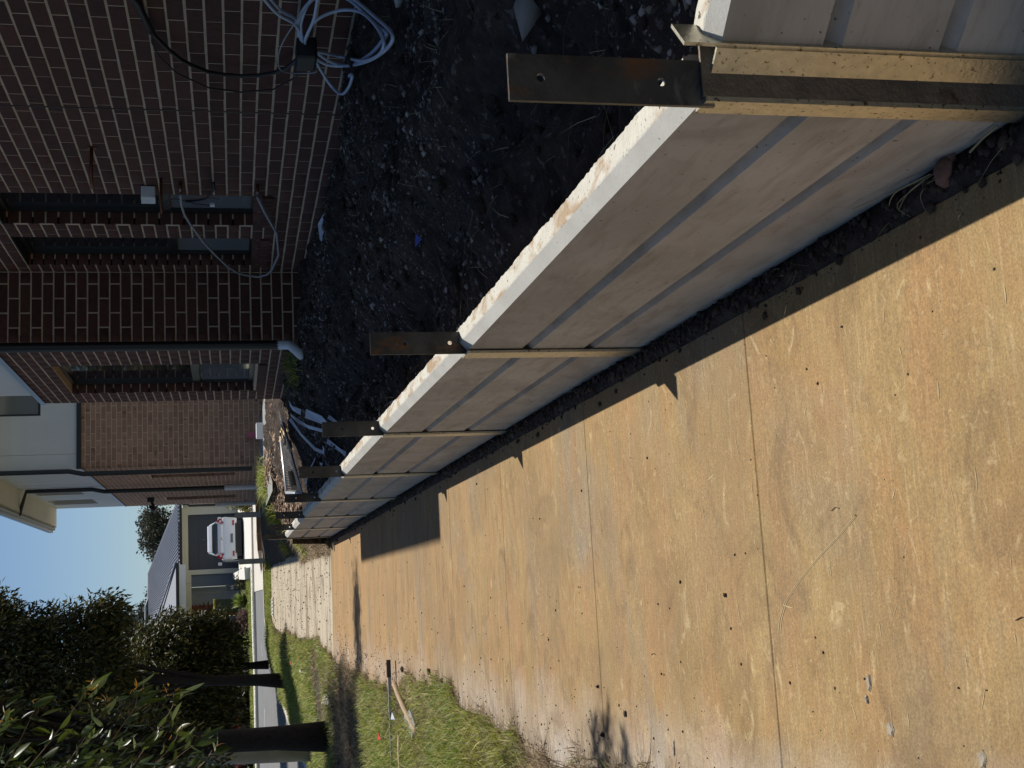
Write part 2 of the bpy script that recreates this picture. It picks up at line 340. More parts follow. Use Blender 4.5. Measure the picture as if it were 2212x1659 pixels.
# near footpath: separate slabs with tooled joints
fp = empty('footpath', (0, 0, 0), kind='structure')
JO = [-3.0, -1.48, 0.02, 1.48, 2.965, 4.47, 5.965, 7.42, 8.72, 10.0, 11.5, 13.0, 14.5, 16.05]
for i in range(len(JO)-1):
    y0, y1 = JO[i]+.0022, JO[i+1]-.0022
    s = MB(); n = 6; xl, xr = -.86, .665
    skew = lambda x, y: y+(x-.05)*(.012 if i % 2 else -.004)
    v = []; f = []
    prof = [(xl, -.09), (xl, -.003), (xl+.003, 0), (xr-.003, 0), (xr, -.003), (xr, -.09)]
    rows = [(y0, -.003), (y0+.003, 0)]+[(y0+(y1-y0)*k/n, 0) for k in range(1, n)]+[(y1-.003, 0), (y1, -.003)]
    for (yy, dz) in rows:
        for (xx, pz) in prof: v.append((xx, yy+(xx)*.010, float(P(yy))+min(pz, dz if pz == 0 else pz)))
    m = len(prof)
    for a in range(len(rows)-1):
        for b in range(m-1): f.append((a*m+b, (a+1)*m+b, (a+1)*m+b+1, a*m+b+1))
    f.append(tuple(range(m))); f.append(tuple((len(rows)-1)*m+k for k in range(m))[::-1])
    s.add(v, f); s.build('slab', 'path', fp)
s = MB()
for k in range(40):
    a, b = -3+k*.48, -3+(k+1)*.48
    s.add([(-.85, a, float(P(a))-.012), (.655, a, float(P(a))-.012), (.655, b, float(P(b))-.012), (-.85, b, float(P(b))-.012)], [(0, 1, 2, 3)])
s.build('joint_filler', 'joint', fp)
# pale far stretch of path up to the crossing
f2 = empty('far_footpath', (0, 0, 0), kind='structure')
JF = [16.06, 18.0, 20.0, 22.0, 24.0, 26.0, 27.4]
for i in range(len(JF)-1):
    y0, y1 = JF[i]+.006, JF[i+1]-.006; v = []; f = []
    rows = np.linspace(y0, y1, 5)
    for yy in rows:
        wl = np.interp(yy, [16, 19, 24, 27.4], [-.84, -.62, -.66, -.50]); wr = np.interp(yy, [16, 20, 27.4], [.64, .72, .66])
        zz = float(P(yy))
        v += [(wl, yy, zz-.1), (wl, yy, zz), (wr, yy, zz), (wr, yy, zz-.1)]
    for a in range(4):
        for b in range(3): f.append((a*4+b, (a+1)*4+b, (a+1)*4+b+1, a*4+b+1))
    f += [(0, 1, 2, 3), (19, 18, 17, 16)]
    MB().add(v, f).build('slab', 'palepath', f2)
# tactile pavers at the crossing
tp = thing('tactile_paver', 'pale raised-stud paver strip at the far end of the footpath', 'paver', (0, 0, 0))
s = MB()
zz = float(P(26.9)); s.box(-.35, .02, 26.45, 27.3, zz-.01, float(P(27.3))+.012); s.build('base_tile', 'driveway', tp)
s = MB()
for a in range(5):
    for b in range(9): s.tube([(-.31+a*.073, 26.5+b*.09, float(P(26.5+b*.09))+.005), (-.31+a*.073, 26.5+b*.09, float(P(26.5+b*.09))+.03)], [.028, .018], 6)
s.build('stud', 'driveway', tp, kind='stuff')

# soil strip between walk and wall
xs = np.linspace(.56, .745, 26); ys = np.linspace(-1, 16.4, 1200)
def strip(x, y):
    t = (x-.655)/.075
    return P(y)+.004+.008*np.exp(-((x-.688)/.022)**2)+.005*fbm(x, y, 34, 4, .65, 1)+.003*fbm(x, y, 150, 3, .6, 2)-.030*np.clip((.672-x)/.03, 0, 2)-.012*np.clip((x-.705)/.02, 0, 1)+.006*np.clip(fbm(x*0, y, 2.2, 2, .6, 5)+.1, 0, 1)
V, F_ = grid(xs, ys, strip); npmesh('soil_strip', V, F_, 'soil', smooth=True, kind='structure')
# lot soil behind the wall
def lot(x, y):
    s_ = S(x, y); e = np.clip((x-.8)/.25, 0, 1)
    s_ = s_+e*(.065*fbm(x, y, 2.6, 3, .6, 3)+.040*np.maximum(fbm(x, y, 8, 3, .6, 4), -.2)+.020*fbm(x, y, 30, 3, .65, 6))
    # excavated trench line and clods ridge
    s_ = s_-.10*np.exp(-((x-1.28-.10*np.sin(y*.9))/.13)**2)*(y < 12)+.05*np.exp(-((x-1.62-.08*np.sin(y*.8+1))/.16)**2)*(y < 12)
    q = (x-.803)*.731+(y-1.702)*.682        # only behind the return wall
    s_ = np.where((q < .085) & (y < 1.9), P(y)+.01, s_)
    return s_
xs = np.linspace(.80, 2.9, 120); ys = np.concatenate([np.linspace(-3, 1.9, 60), np.linspace(1.95, 12, 560), np.linspace(12.05, 18, 120)])
V, F_ = grid(xs, ys, lot); npmesh('soil', V, F_, 'soil', smooth=True, kind='structure')
xs = np.linspace(.66, 3.2, 60); ys = np.linspace(15.95, 34, 240)
V, F_ = grid(xs, ys, lambda x, y: np.where((y < 18.1) & (x > 1.0), lot(np.maximum(x, .8), y)-.01, S(x, y)+.02*fbm(x, y, 3, 4, .6, 8)))
npmesh('garden_soil', V, F_, 'soil', smooth=True, kind='structure')

def rocks(name, pts, rads, mat, parent=None, flat=.7, **props):
    base = np.array([(0, 0, 1), (.9, 0, .2), (.28, .86, .25), (-.73, .53, .2), (-.73, -.53, .3), (.28, -.86, .2), (.5, .4, -.6), (-.5, .3, -.6), (0, -.6, -.6)])
    fc = np.array([(0, 1, 2), (0, 2, 3), (0, 3, 4), (0, 4, 5), (0, 5, 1), (1, 6, 2), (2, 7, 3), (3, 7, 4), (4, 8, 5), (5, 8, 1), (1, 8, 6), (2, 6, 7), (4, 7, 8), (6, 8, 7)])
    n = len(pts); pts = np.asarray(pts); rads = np.asarray(rads)
    B_ = base[None]*(1+RNG.uniform(-.35, .35, (n, 9, 3)))
    sc3 = np.stack([RNG.uniform(.7, 1.3, n), RNG.uniform(.7, 1.3, n), RNG.uniform(.5, .9, n)*flat/.7], -1)
    B_ = B_*sc3[:, None]*rads[:, None, None]
    a = RNG.uniform(0, 6.28, n); ca, sa = np.cos(a)[:, None], np.sin(a)[:, None]
    R = np.stack([B_[..., 0]*ca-B_[..., 1]*sa, B_[..., 0]*sa+B_[..., 1]*ca, B_[..., 2]], -1)+pts[:, None]
    F2 = (fc[None]+(np.arange(n)*9)[:, None, None]).reshape(-1, 3)
    return npmesh(name, R.reshape(-1, 3), F2, mat, parent, **props)
n = 24000
x = RNG.uniform(.86, 2.68, n); y = 1.6+(RNG.uniform(0, 1, n)**1.5)*11
r = .0028+.013*RNG.uniform(0, 1, n)**5+.0005*y
nc = 900; xc = RNG.uniform(.86, 2.6, nc); yc = 1.9+(RNG.uniform(0, 1, nc)**1.3)*10; rocks('soil_clods', np.stack([xc, yc, lot(xc, yc)], -1), .012+.040*RNG.uniform(0, 1, nc)**3, 'soil', kind='stuff')
k_ = fbm(x, y, 3.0, 4, .7, 21) > -.05+.25*RNG.normal(size=n); x, y, r = x[k_], y[k_], r[k_]
rocks('gravel', np.stack([x, y, lot(x, y)+r*.2], -1), r, 'stone', kind='stuff')
n = 4200
x = .728-np.abs(RNG.normal(0, .035, n)); y = 1.3+(RNG.uniform(0, 1, n)**1.3)*14.5; x = np.clip(x, .52, .74)
r = .002+.012*RNG.uniform(0, 1, n)**4
rocks('soil_crumbs', np.stack([x, y, np.maximum(strip(x, y), P(y))+r*.3], -1), r, 'clod', kind='stuff')
# crumbs of dirt on the walk, thickest along the verge
n = 3600
u = RNG.uniform(0, 1, n); y = 1.7+(RNG.uniform(0, 1, n)**1.2)*14
x = np.where(u < .84, -.74+np.abs(RNG.normal(0, .17, n)), RNG.uniform(-.7, .62, n))
r = .0010+.0052*RNG.uniform(0, 1, n)**3.5*(0.5+.08*y)
k = (fbm(x, y, 2.2, 3, .6, 9) > -.15) | (RNG.uniform(0, 1, n) < .45); x, y, r = x[k], y[k], r[k]
rocks('dirt_crumbs', np.stack([x, y, P(y)+r*.3], -1), r, 'clod', kind='stuff')
n = 900
x = RNG.uniform(-.6, .6, n); y = RNG.uniform(16.2, 27, n); r = .004+.012*RNG.uniform(0, 1, n)**4
rocks('mud_lumps', np.stack([x, y, P(y)+r*.3], -1), r, 'clod', kind='stuff')
# larger single clods
CL = [(-.054, 3.231, .011, 'dark pebble alone in the middle of the walk, beyond the nearest joint'), (-.015, 3.573, .006, 'elongated crumb near the middle of the second nearest slab'),
      (-.576, 9.741, .026, 'dark clod beside the tip of the steel picket'), (-.528, 8.428, .030, 'biggest clod of the group at the grass edge'), (-.60, 8.60, .019, 'small dark clod tight behind the biggest clod'),
      (-.562, 7.95, .024, 'rounded clod nearest the camera in the group at the grass edge'), (-.543, 4.475, .013, 'pointed grey lump touching the second joint near the verge'), (.516, 2.454, .004, 'tiny pebble near the wall shadow on the nearest slab'),
      (-.445, 4.194, .012, 'ragged crumb in the left part of the third slab'), (-.374, 4.50, .009, 'crumb touching the second joint'), (-.66, 4.12, .012, 'long dark lump at the lower picture edge')]
for (x, y, r, lab) in CL:
    o = rocks('dirt_clod', [(0, 0, 0)], [r], 'clod', **T(lab, 'clod', 'loose dirt clods on the footpath')); o.location = (x, y, float(P(y))+r*.35)
# cement splats
def splat(x, y, rx, ry, lab):
    s = MB(); n = 12; ring = []
    for k in range(n):
        a = 6.283*k/n; q = 1+random.uniform(-.25, .25); ring.append((math.cos(a)*rx*q, math.sin(a)*ry*q))
    v = [(a, b, .0005) for a, b in ring]+[(a*.75, b*.75, .0045+random.uniform(-.001, .001)) for a, b in ring]+[(0, 0, .003)]
    f = [(k, (k+1) % n, n+(k+1) % n, n+k) for k in range(n)]+[(n+k, n+(k+1) % n, 2*n) for k in range(n)]
    o = s.add(v, f).build('cement_splat', 'blob', **T(lab, 'splat', 'dried cement splats on the footpath')); o.location = (x, y, float(P(y)))
splat(-.327, 2.413, .017, .016, 'largest dried cement splat, near the picture corner')
splat(-.237, 2.484, .020, .010, 'oval cement splat between the scratch and the largest splat')
splat(-.35, 2.096, .016, .013, 'cement splat nearest the camera')
splat(-.508, 3.73, .026, .008, 'long thin cement splat beyond the nearest joint')
splat(-.275, 2.50, .010, .007, 'small pale cement splat beside the oval one')
# pale scuffs and scratches ground into the surface
V, F_ = [], []
for k in range(150):
    x, y = random.uniform(-.6, .55), 1.8+random.random()**1.5*9; a = random.choice((0, 0, 0, 1))*random.uniform(0, 3.1)+random.gauss(0, .35); l = random.uniform(.008, .05)*(1+.1*y); cv = random.uniform(-8, 8); w_ = random.uniform(.0006, .0016)*(1+.12*y)
    px, py = x, y; o_ = len(V)
    for i in range(5):
        t = i/4; ww = w_*math.sin(math.pi*(t*.9+.05)); V += [(px-math.sin(a)*ww, py+math.cos(a)*ww, float(P(py))+.0009), (px+math.sin(a)*ww, py-math.cos(a)*ww, float(P(py))+.0009)]
        a += cv*l/4; px += math.cos(a)*l/4; py += math.sin(a)*l/4
    for i in range(4): F_.append((o_+2*i, o_+2*i+1, o_+2*i+3, o_+2*i+2))
MB().add(V, F_).build('scuff_marks', 'scratch', fp, kind='stuff')
# pale scratch
s = MB(); pts = [(.108, 2.478), (.07, 2.56), (.03, 2.66), (-.02, 2.77), (-.072, 2.862), (-.115, 2.90), (-.15, 2.915)]
for o_ in (0, .006):
    v = []; f = []
    for i, (a, b) in enumerate(pts): v += [(a+o_*.3, b-o_*2, float(P(b))+.0012), (a+o_*.3, b-o_*2+.0028, float(P(b))+.0012)]
    for i in range(len(pts)-1): f.append((2*i, 2*i+1, 2*i+3, 2*i+2))
    s.add(v, f)
s.build('scratch', 'scratch', fp)

# ------------------------------------------------------------------ retaining wall
rw = wthing('retaining_wall', 'long low retaining wall of grey concrete sleepers between steel posts beside the footpath', 'retaining wall', (.73, 1.8, 0))
def sleeper(p0, p1, z0, z1, h, top, parent, thick=.078, name='sleeper'):
    # p0,p1 front face ends (2D); z0,z1 bottom heights; outward normal is to the left of p0->p1 rotated
    d = Vector((p1[0]-p0[0], p1[1]-p0[1])); L_ = d.length; d /= L_; nb = Vector((d.y, -d.x))     # towards the soil side
    n = 150 if top else 14; ch, cd = .024, .026
    prof = [(0, .002), (0, h-ch), (cd, h-.0015), (cd+.004, h), (thick-.006, h), (thick, h-.012), (thick, .002)]
    v = []; f = []; m = len(prof)
    for k in range(n+1):
        t = k/n; e = random.uniform(-1, 1); e2 = random.uniform(-1, 1)
        for j, (a, b) in enumerate(prof):
            if top and j in (4, 5): a += .0022*e+.0012*math.sin(t*23+z0*50)+.0012*math.sin(t*57+z1*90); b += (.0012*e2 if j == 4 else .003*e2)
            if top and j == 3: b += .0004*e2; a += .0006*e
            bx = p0[0]+d.x*L_*t+nb.x*a; by = p0[1]+d.y*L_*t+nb.y*a
            v.append((bx, by, z0+(z1-z0)*t+b))
    for k in range(n):
        for j in range(m): f.append((k*m+j, k*m+(j+1) % m, (k+1)*m+(j+1) % m, (k+1)*m+j))
    f.append(tuple(range(m))[::-1]); f.append(tuple(n*m+j for j in range(m)))
    me = bpy.data.meshes.new(name); me.from_pydata(v, [], f); me.materials.append(MAT['sleeper']); me.materials.append(MAT['sleepertop']); me.materials.append(MAT['cleanconc']); me.update()
    for q in me.polygons:
        j = {i_ % m for i_ in q.vertices}
        if len(q.vertices) == 4 and top and (j == {1, 2} or j & {3, 4}): q.material_index = 2 if j == {1, 2} else 1
    return mkobj(name, me, None, parent)
FX = .730
for i in range(7):
    ya = PY[i]+(-.036 if i == 0 else .006); yb = PY[i+1]-.006
    for lv in range(3):
        dz = -.2*lv
        sleeper((FX+random.uniform(-.0015, .0015), ya), (FX+random.uniform(-.0015, .0015), yb), JZ[i]+dz+.0015, JZ[i+1]+dz+.0015, .1935, lv == 0, rw)
def plate(w, H, holes, r, th):       # in local x-z, thickness along y
    zs = [0]; cells = []
    for hz in holes: cells.append((hz-w*.35, hz+w*.35, hz))
    v = []; f = []
    def quad(z0, z1):
        o = len(v); v.extend([(0, 0, z0), (w, 0, z0), (w, 0, z1), (0, 0, z1), (0, th, z0), (w, th, z0), (w, th, z1), (0, th, z1)])
        f.extend([(o, o+1, o+2, o+3), (o+7, o+6, o+5, o+4), (o+1, o+5, o+6, o+2), (o, o+3, o+7, o+4)])
        return o
    cur = 0
    for (a, b, hz) in cells:
        quad(cur, a)
        n = 20; o = len(v); cx = w/2
        for k in range(n):
            an = 2*math.pi*k/n; c, s_ = math.cos(an), math.sin(an); t = min((w/2)/max(abs(c), 1e-6), (b-a)/2/max(abs(s_), 1e-6))
            for yy in (0, th): v.extend([(cx+c*r, yy, hz+s_*r), (cx+c*t, yy, hz+s_*t)])
        for k in range(n):
            A_, B_ = o+k*4, o+((k+1) % n)*4
            f.extend([(A_, A_+1, B_+1, B_), (A_+2, B_+2, B_+3, A_+3), (A_, B_, B_+2, A_+2)])
        # corners
        for (sx, sz) in ((0, a), (w, a), (w, b), (0, b)):
            pass
        q = len(v); v.extend([(0, 0, a), (w, 0, a), (w, 0, b), (0, 0, b), (0, th, a), (w, th, a), (w, th, b), (0, th, b)])
        def near_k(px, pz): return min(range(n), key=lambda k: (v[o+k*4+1][0]-px)**2+(v[o+k*4+1][2]-pz)**2)
        for ci, (px, pz) in enumerate(((0, a), (w, a), (w, b), (0, b))):
            ks = sorted(range(n), key=lambda k: (v[o+k*4+1][0]-px)**2+(v[o+k*4+1][2]-pz)**2)[:3]
            for k in ks:
                k2 = (k+1) % n
                if (v[o+k*4+1][0]-v[o+k2*4+1][0]) and (v[o+k*4+1][2]-v[o+k2*4+1][2]):
                    f.append((q+ci, o+k*4+1, o+k2*4+1)); f.append((q+4+ci, o+k2*4+3, o+k*4+3))
        f.extend([(q+1, q+5, q+6, q+2), (q, q+3, q+7, q+4)])
        cur = b
    o = quad(cur, H)
    f.extend([(o+3, o+2, o+6, o+7)])
    return v, f
PW = [.074, .070, .069, .069, .066, .066, .066, .066]
TIP = [.902, .897, .912, .925, .935, .945, .955, .968]
plate_meshes = {}
for i in range(8):
    y = PY[i]; zb = -.45
    post = sub('steel_post', rw, (FX, y, 0))
    zt = JZ[i]+.2
    loc = lambda o: o
    if i == 0:
        MB().box(-.005, .082, -.077, -.071, zb, .600).build('web', 'web', post)
        MB().box(-.013, -.005, -.077, -.028, zb, .596).build('flange', 'galv', post)
        v, f = plate(PW[0], TIP[0]-(zt-.04), [.084, .275], .0068, .008)
        o = MB().add(v, f).build('bracket_plate', 'steel', post, bevel=.0012); o.location = (-.016, -.064, zt-.04)
    else:
        last = i == 7
        MB().box(-.004, .078, -.003, .003, zb, zt-.01).build('web', 'web', post)
        MB().box(-.013, -.005, -.045, .045, zb, (TIP[i]-.06) if last else zt-.022).build('flange', 'web' if last else 'galv', post)
        MB().box(.0835, .0915, -.045, .045, zb, zt-.03).build('flange', 'galv', post)
        v, f = plate(PW[i], TIP[i]-(zt-.09), [.115, .255], .0068, .006)
        o = MB().add(v, f).build('bracket_plate', 'steel', post, bevel=.001); o.location = (-.008, -.011, zt-.09)
# corner piece and the short return wall running back to the right
D45 = (math.cos(math.radians(47)), -math.sin(math.radians(47))); N45 = (-D45[1]*1.0, D45[0]*1.0)   # N45 points to the soil
cp = sub('corner_post', rw, (.80, 1.74, 0))
a0 = (-.041, -.014)
MB().obox(a0, D45, N45, .046, .006, -.45, .584).build('flange', 'galv', cp)
b0 = (-.006, -.044)
MB().obox(b0, N45, D45, .070, .006, -.45, .636).build('web', 'galv', cp)
for lv in range(3):
    p0 = (.8030, 1.7020); p1 = (p0[0]+D45[0]*2.0, p0[1]+D45[1]*2.0)
    sleeper(p1, p0, .404-.2*lv, .403-.2*lv, .1935, lv == 0, rw)

# ------------------------------------------------------------------ brickwork
BR_L, BR_H, GAP, CH = .228, .074, .012, .086
_brick_cache = {}
def brick_mesh(L_, H_, kind, mat):
    key = (round(L_, 3), round(H_, 3), kind, mat)
    if key in _brick_cache: return _brick_cache[key]
    D = .05; c = .0018
    v = []; f = []                 # along u (x), depth (y, front at 0 going to +D), z
    o = [(0, 0), (L_, 0), (L_, H_), (0, H_)]
    i_ = [(c, c), (L_-c, c), (L_-c, H_-c), (c, H_-c)]
    v = [(a, D, b) for a, b in o]+[(a, c, b) for a, b in o]+[(a, 0, b) for a, b in i_]
    for r_ in (0, 4):
        for k in range(4): f.append((r_+k, r_+(k+1) % 4, r_+4+(k+1) % 4, r_+4+k))
    f.append((8, 9, 10, 11))
    me = bpy.data.meshes.new('brick'); me.from_pydata(v, [], f); me.materials.append(MAT[mat]); me.update()
    _brick_cache[key] = me; return me
class Bricks:
    """collects every brick of one house; the 300 that show largest become parts, the rest one joined part"""
    def __init__(s, root, mat): s.root = root; s.mat = mat; s.items = []
    def wall(s, p, ang, length, z0, z1, holes=(), proud=.004, phase=0):
        # p: 2D corner; bricks run along direction ang; outer face is to the right-hand... given by depth axis = left of direction
        du = (math.cos(ang), math.sin(ang))
        nrow = int(math.ceil((z1-z0)/CH))
        for r in range(nrow):
            zb = z0+r*CH; h = min(BR_H, z1-zb)
            if h < .02: continue
            u = -((r+phase) % 2)*(BR_L+GAP)/2
            segs = []
            while u < length:
                a, b = max(0, u), min(length, u+BR_L)
                if b-a > .03: segs.append((a, b))
                u += BR_L+GAP
            for (a, b) in segs:
                parts = [(a, b)]
                for (ha, hb, hz0, hz1) in holes:
                    if zb+h*.5 > hz0 and zb+h*.5 < hz1:
                        q = []
                        for (c, d) in parts:
                            if d <= ha or c >= hb: q.append((c, d))
                            else:
                                if c < ha-.025: q.append((c, ha))
                                if d > hb+.025: q.append((hb, d))
                        parts = q
                for (c, d) in parts:
                    s.items.append((p[0]+du[0]*c, p[1]+du[1]*c, zb+GAP/2, ang, d-c, h))
    def finish(s, limit=300):
        cp_ = cam.matrix_world.translation; inv = cam.matrix_world.inverted()
        tx = 18/cam.data.lens; ty = tx*.75
        def score(it):
            q = inv @ Vector((it[0]+math.cos(it[3])*it[4]/2, it[1]+math.sin(it[3])*it[4]/2, it[2]+.04))
            if q.z > -.2 or abs(q.x/-q.z) > tx*1.01 or abs(q.y/-q.z) > ty*1.01: return 1e6+(q.length)
            sx, sy = math.sin(it[3]), -math.cos(it[3])          # outward normal
            wv = (cp_.x-it[0], cp_.y-it[1]); dd = math.hypot(*wv); fc = max(.02, (sx*wv[0]+sy*wv[1])/dd)
            return dd*dd/(fc*it[4])
        s.items.sort(key=score)
        for k, it in enumerate(s.items[:limit]):
            me = brick_mesh(it[4], it[5], 0, s.mat)
            o = bpy.data.objects.new('brick', me); C.objects.link(o); o.parent = s.root
            if s.root.name in WORLD: o.matrix_parent_inverse = Matrix.Translation(-s.root.location)
            j = random.uniform(-.0008, .0008)
            o.location = (it[0]+math.sin(it[3])*(-.0012+j), it[1]-math.cos(it[3])*(-.0012+j), it[2]+random.uniform(-.0012, .0012)); o.rotation_euler = (random.uniform(-.006, .006), random.uniform(-.003, .003), it[3])
        Vs, Fs, o_ = [], [], 0
        for it in s.items[limit:]:
            me = brick_mesh(it[4], it[5], 0, s.mat)
            ca, sa = math.cos(it[3]), math.sin(it[3]); j = random.uniform(-.0008, .0008)
            px, py, pz = it[0]+sa*(-.0012+j), it[1]-ca*(-.0012+j), it[2]+random.uniform(-.0012, .0012)
            for q in me.vertices: Vs.append((px+q.co.x*ca-q.co.y*sa, py+q.co.x*sa+q.co.y*ca, pz+q.co.z))
            for q in me.polygons: Fs.append(tuple(i+o_ for i in q.vertices))
            o_ += len(me.vertices)
        if Vs: npmesh('brickwork', Vs, Fs, s.mat, s.root, kind='stuff')
def wallbody(name, mat, root, x0, x1, y0, y1, z0, z1, side, holes):
    """solid wall (mortar colour) along y with openings; side -1 outer face at x0"""
    s = MB(); cuts = sorted({y0, y1, *[h for q in holes for h in q[:2]]})
    for a, b in zip(cuts[:-1], cuts[1:]):
        hs = [q for q in holes if q[0] <= a+1e-6 and q[1] >= b-1e-6]
        if not hs: s.box(x0, x1, a, b, z0, z1)
        else:
            q = hs[0]; s.box(x0, x1, a, b, z0, q[2]); s.box(x0, x1, a, b, q[3], z1)
    return s.build(name, mat, root)

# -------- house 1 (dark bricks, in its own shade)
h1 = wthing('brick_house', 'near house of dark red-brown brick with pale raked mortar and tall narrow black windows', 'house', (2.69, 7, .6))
HX, HX2, YR, YE = 2.693, 2.120, 10.40, 13.61
TOP1 = 3.24
holesA = [(8.36, 9.06, 1.115, 2.868), (9.40, 10.19, 1.115, 2.868)]
holesB = [(11.50, 13.02, 1.10, 2.88)]
wallbody('wall', 'mortar', h1, HX+.004, HX+.25, -3, YR+.25, .1, 6.4, -1, holesA)
s = MB(); s.box(HX2+.004, HX+.004, YR+.004, YR+.23, .1, TOP1); s.build('wall', 'mortar', h1)
wallbody('wall', 'mortar', h1, HX2+.004, HX2+.23, YR+.23, YE, .1, TOP1, -1, holesB)
MB().box(HX2+.22, HX+3, YE-.2, YE, .1, TOP1).build('wall', 'mortar', h1)
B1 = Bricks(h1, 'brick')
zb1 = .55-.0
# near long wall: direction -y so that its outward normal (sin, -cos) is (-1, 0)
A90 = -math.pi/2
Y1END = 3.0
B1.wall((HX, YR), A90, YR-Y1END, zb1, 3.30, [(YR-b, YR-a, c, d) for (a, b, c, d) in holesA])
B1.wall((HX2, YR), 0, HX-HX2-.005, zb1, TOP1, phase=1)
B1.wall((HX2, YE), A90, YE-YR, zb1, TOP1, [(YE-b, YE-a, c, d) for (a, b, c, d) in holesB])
# brick reveals of the openings (far jambs face the camera) and sloping sills
for (a, b, c, d) in holesA: B1.wall((HX+.006, b-.005), 0, .105, c, d, phase=1)
for (a, b, c, d) in holesB: B1.wall((HX2+.006, b-.005), 0, .105, c, d, phase=1)
# the bricks of jambs face -y: direction 0 gives normal (0,-1)
def window(root, xf, a, b, c, d, trans, sill=True):
    """black frame, transom, panes; xf outer brick face"""
    wd = sub('window', root, (xf+.11, a, c)); L_ = b-a; H_ = d-c
    s = MB(); t = .045
    s.box(-.02, .03, 0, t, 0, H_).box(-.02, .03, L_-t, L_, 0, H_).box(-.02, .03, t, L_-t, 0, t).box(-.02, .03, t, L_-t, H_-t, H_).box(-.022, .03, t, L_-t, trans-c-.035, trans-c+.035)
    s.build('frame', 'frame', wd)
    MB().box(.008, .014, t, L_-t, trans-c+.035, H_-t).build('pane', 'glass', wd)
    MB().box(.008, .014, t, L_-t, t, trans-c-.035).build('pane', 'reflglass', wd)
    MB().box(.08, .09, t, L_-t, 0, H_).build('curtain', 'black', wd)
    if sill:
        s = MB(); n = int(L_/.086)
        for k in range(n):
            y = k*L_/n
            s.add([(-.125, y+.004, -.10), (-.02, y+.004, -.035), (-.02, y+.004, 0), (-.125, y+.004, -.03), (-.125, y+L_/n-.006, -.10), (-.02, y+L_/n-.006, -.035), (-.02, y+L_/n-.006, 0), (-.125, y+L_/n-.006, -.03)],
                  [(0, 1, 2, 3), (7, 6, 5, 4), (0, 3, 7, 4), (3, 2, 6, 7), (1, 5, 6, 2), (0, 4, 5, 1)])
        s.build('brick_sill', 'brick', wd)
    return wd
for (a, b, c, d) in holesA: MB().box(HX-.002, HX+.108, a+.002, b-.002, d-.012, d-.001).build('lintel', 'black', h1)
window(h1, HX, 8.36, 9.06, 1.115, 2.868, 1.75); window(h1, HX, 9.40, 10.19, 1.115, 2.868, 1.75)
window(h1, HX2, 11.50, 13.02, 1.10, 2.88, 1.66)
B1.finish()
# timber lintel strip seen above the third window
MB().box(HX2+.012, HX2+.10, 11.50, 13.02, 2.868, 2.879).build('lintel', 'stick', h1)
# flashing and upper storey, eaves
MB().add([(HX2-.012, YR-.01, TOP1+.006), (HX2-.012, YE+.03, TOP1+.006), (HX2+.10, YE+.03, TOP1+.10), (HX2+.10, YR-.01, TOP1+.10), (HX2-.012, YR-.01, TOP1-.045), (HX2-.012, YE+.03, TOP1-.045)],
         [(0, 1, 2, 3), (4, 5, 1, 0)]).build('flashing', 'flash', h1)
MB().box(HX2+.09, HX+3, YR, YE+.02, TOP1+.02, 6.45).build('upper_wall', 'render', h1)
MB().box(HX+.004, HX+3, -3, YR-.002, 3.33, 6.40).build('upper_wall', 'render', h1)
s = MB(); s.box(2.25, HX+3.5, 3.9, 10.10, 6.42, 6.55); s.box(1.84, HX+3.5, 10.10, 14.78, 6.42, 6.55); s.build('eaves', 'soffit', h1)
s = MB(); s.add([(2.25, 3.9, 6.56), (2.25, 14.78, 6.56), (6.2, 14.78, 6.56), (6.2, 3.9, 6.56), (5, 5, 7.4), (5, 13, 7.4)], [(0, 4, 5, 1), (1, 5, 2), (2, 5, 4, 3), (3, 4, 0)]); s.build('roof', 'roof', h1)
# articulation joint: dark slot down the near wall
MB().box(HX-.0005, HX+.006, 6.847, 6.856, .6, 3.3).build('movement_joint', 'black', h1)
# downpipe and pale strip at the step
s = MB(); s.tube([(2.088, 10.47, 3.9), (2.088, 10.47, .93)], .040, 14); s.tube([(2.088, 10.47, 2.2), (2.13, 10.47, 2.2)], .012, 6)
s.build('downpipe', 'black', h1, smooth=False)
MB().tube([(2.10, 10.60, 3.9), (2.10, 10.60, .95)], .019, 10).build('waste_pipe', 'white', h1, smooth=True)
MB().tube([(2.088, 10.47, .94), (2.085, 10.46, .84), (2.03, 10.40, .79), (1.97, 10.36, .74)], .040, 12).build('pipe_elbow', 'stub', h1, smooth=True)

# -------- fittings on the near wall
wl = HX-.004
o = thing('meter_box', 'small pale grey exterior box fixed to the dark brick wall beside the first window', 'box', (wl, 8.16, 1.78))
MB().box(-.075, 0, 0, .11, 0, .088).build('housing', 'white', o, bevel=.004)
MB().add([(-.076, .11, 0), (-.076, 0, 0), (-.076, 0, .088), (-.076, .11, .088), (-.105, .05, 0), (-.105, .05, .088)], [(0, 1, 4), (3, 5, 2), (1, 2, 5, 4), (0, 4, 5, 3)]).build('lid', 'white', o)
def onwall(pts, dx=-.03): return [(HX+dx, a, b) for (a, b) in pts]
o = thing('copper_stub', 'upper copper pipe stub sticking out of the dark brick wall', 'pipe', (HX, 7.48, 2.10), 'copper pipe stubs on the brick wall')
MB().tube([(.02, 0, 0), (-.14, .0, .004), (-.20, .03, .006), (-.215, .09, .006)], .011, 8).build('pipe', 'copper', o, smooth=True)
MB().tube([(-.003, 0, 0), (.003, 0, 0)], .028, 10).build('flange', 'copper', o)
o = thing('copper_stub', 'lower copper pipe stub beside the pale grey box', 'pipe', (HX, 8.02, 1.735), 'copper pipe stubs on the brick wall')
MB().tube([(.02, 0, 0), (-.17, 0, .0), (-.20, .03, 0), (-.21, .06, 0)], .009, 8).build('pipe', 'copper', o, smooth=True)
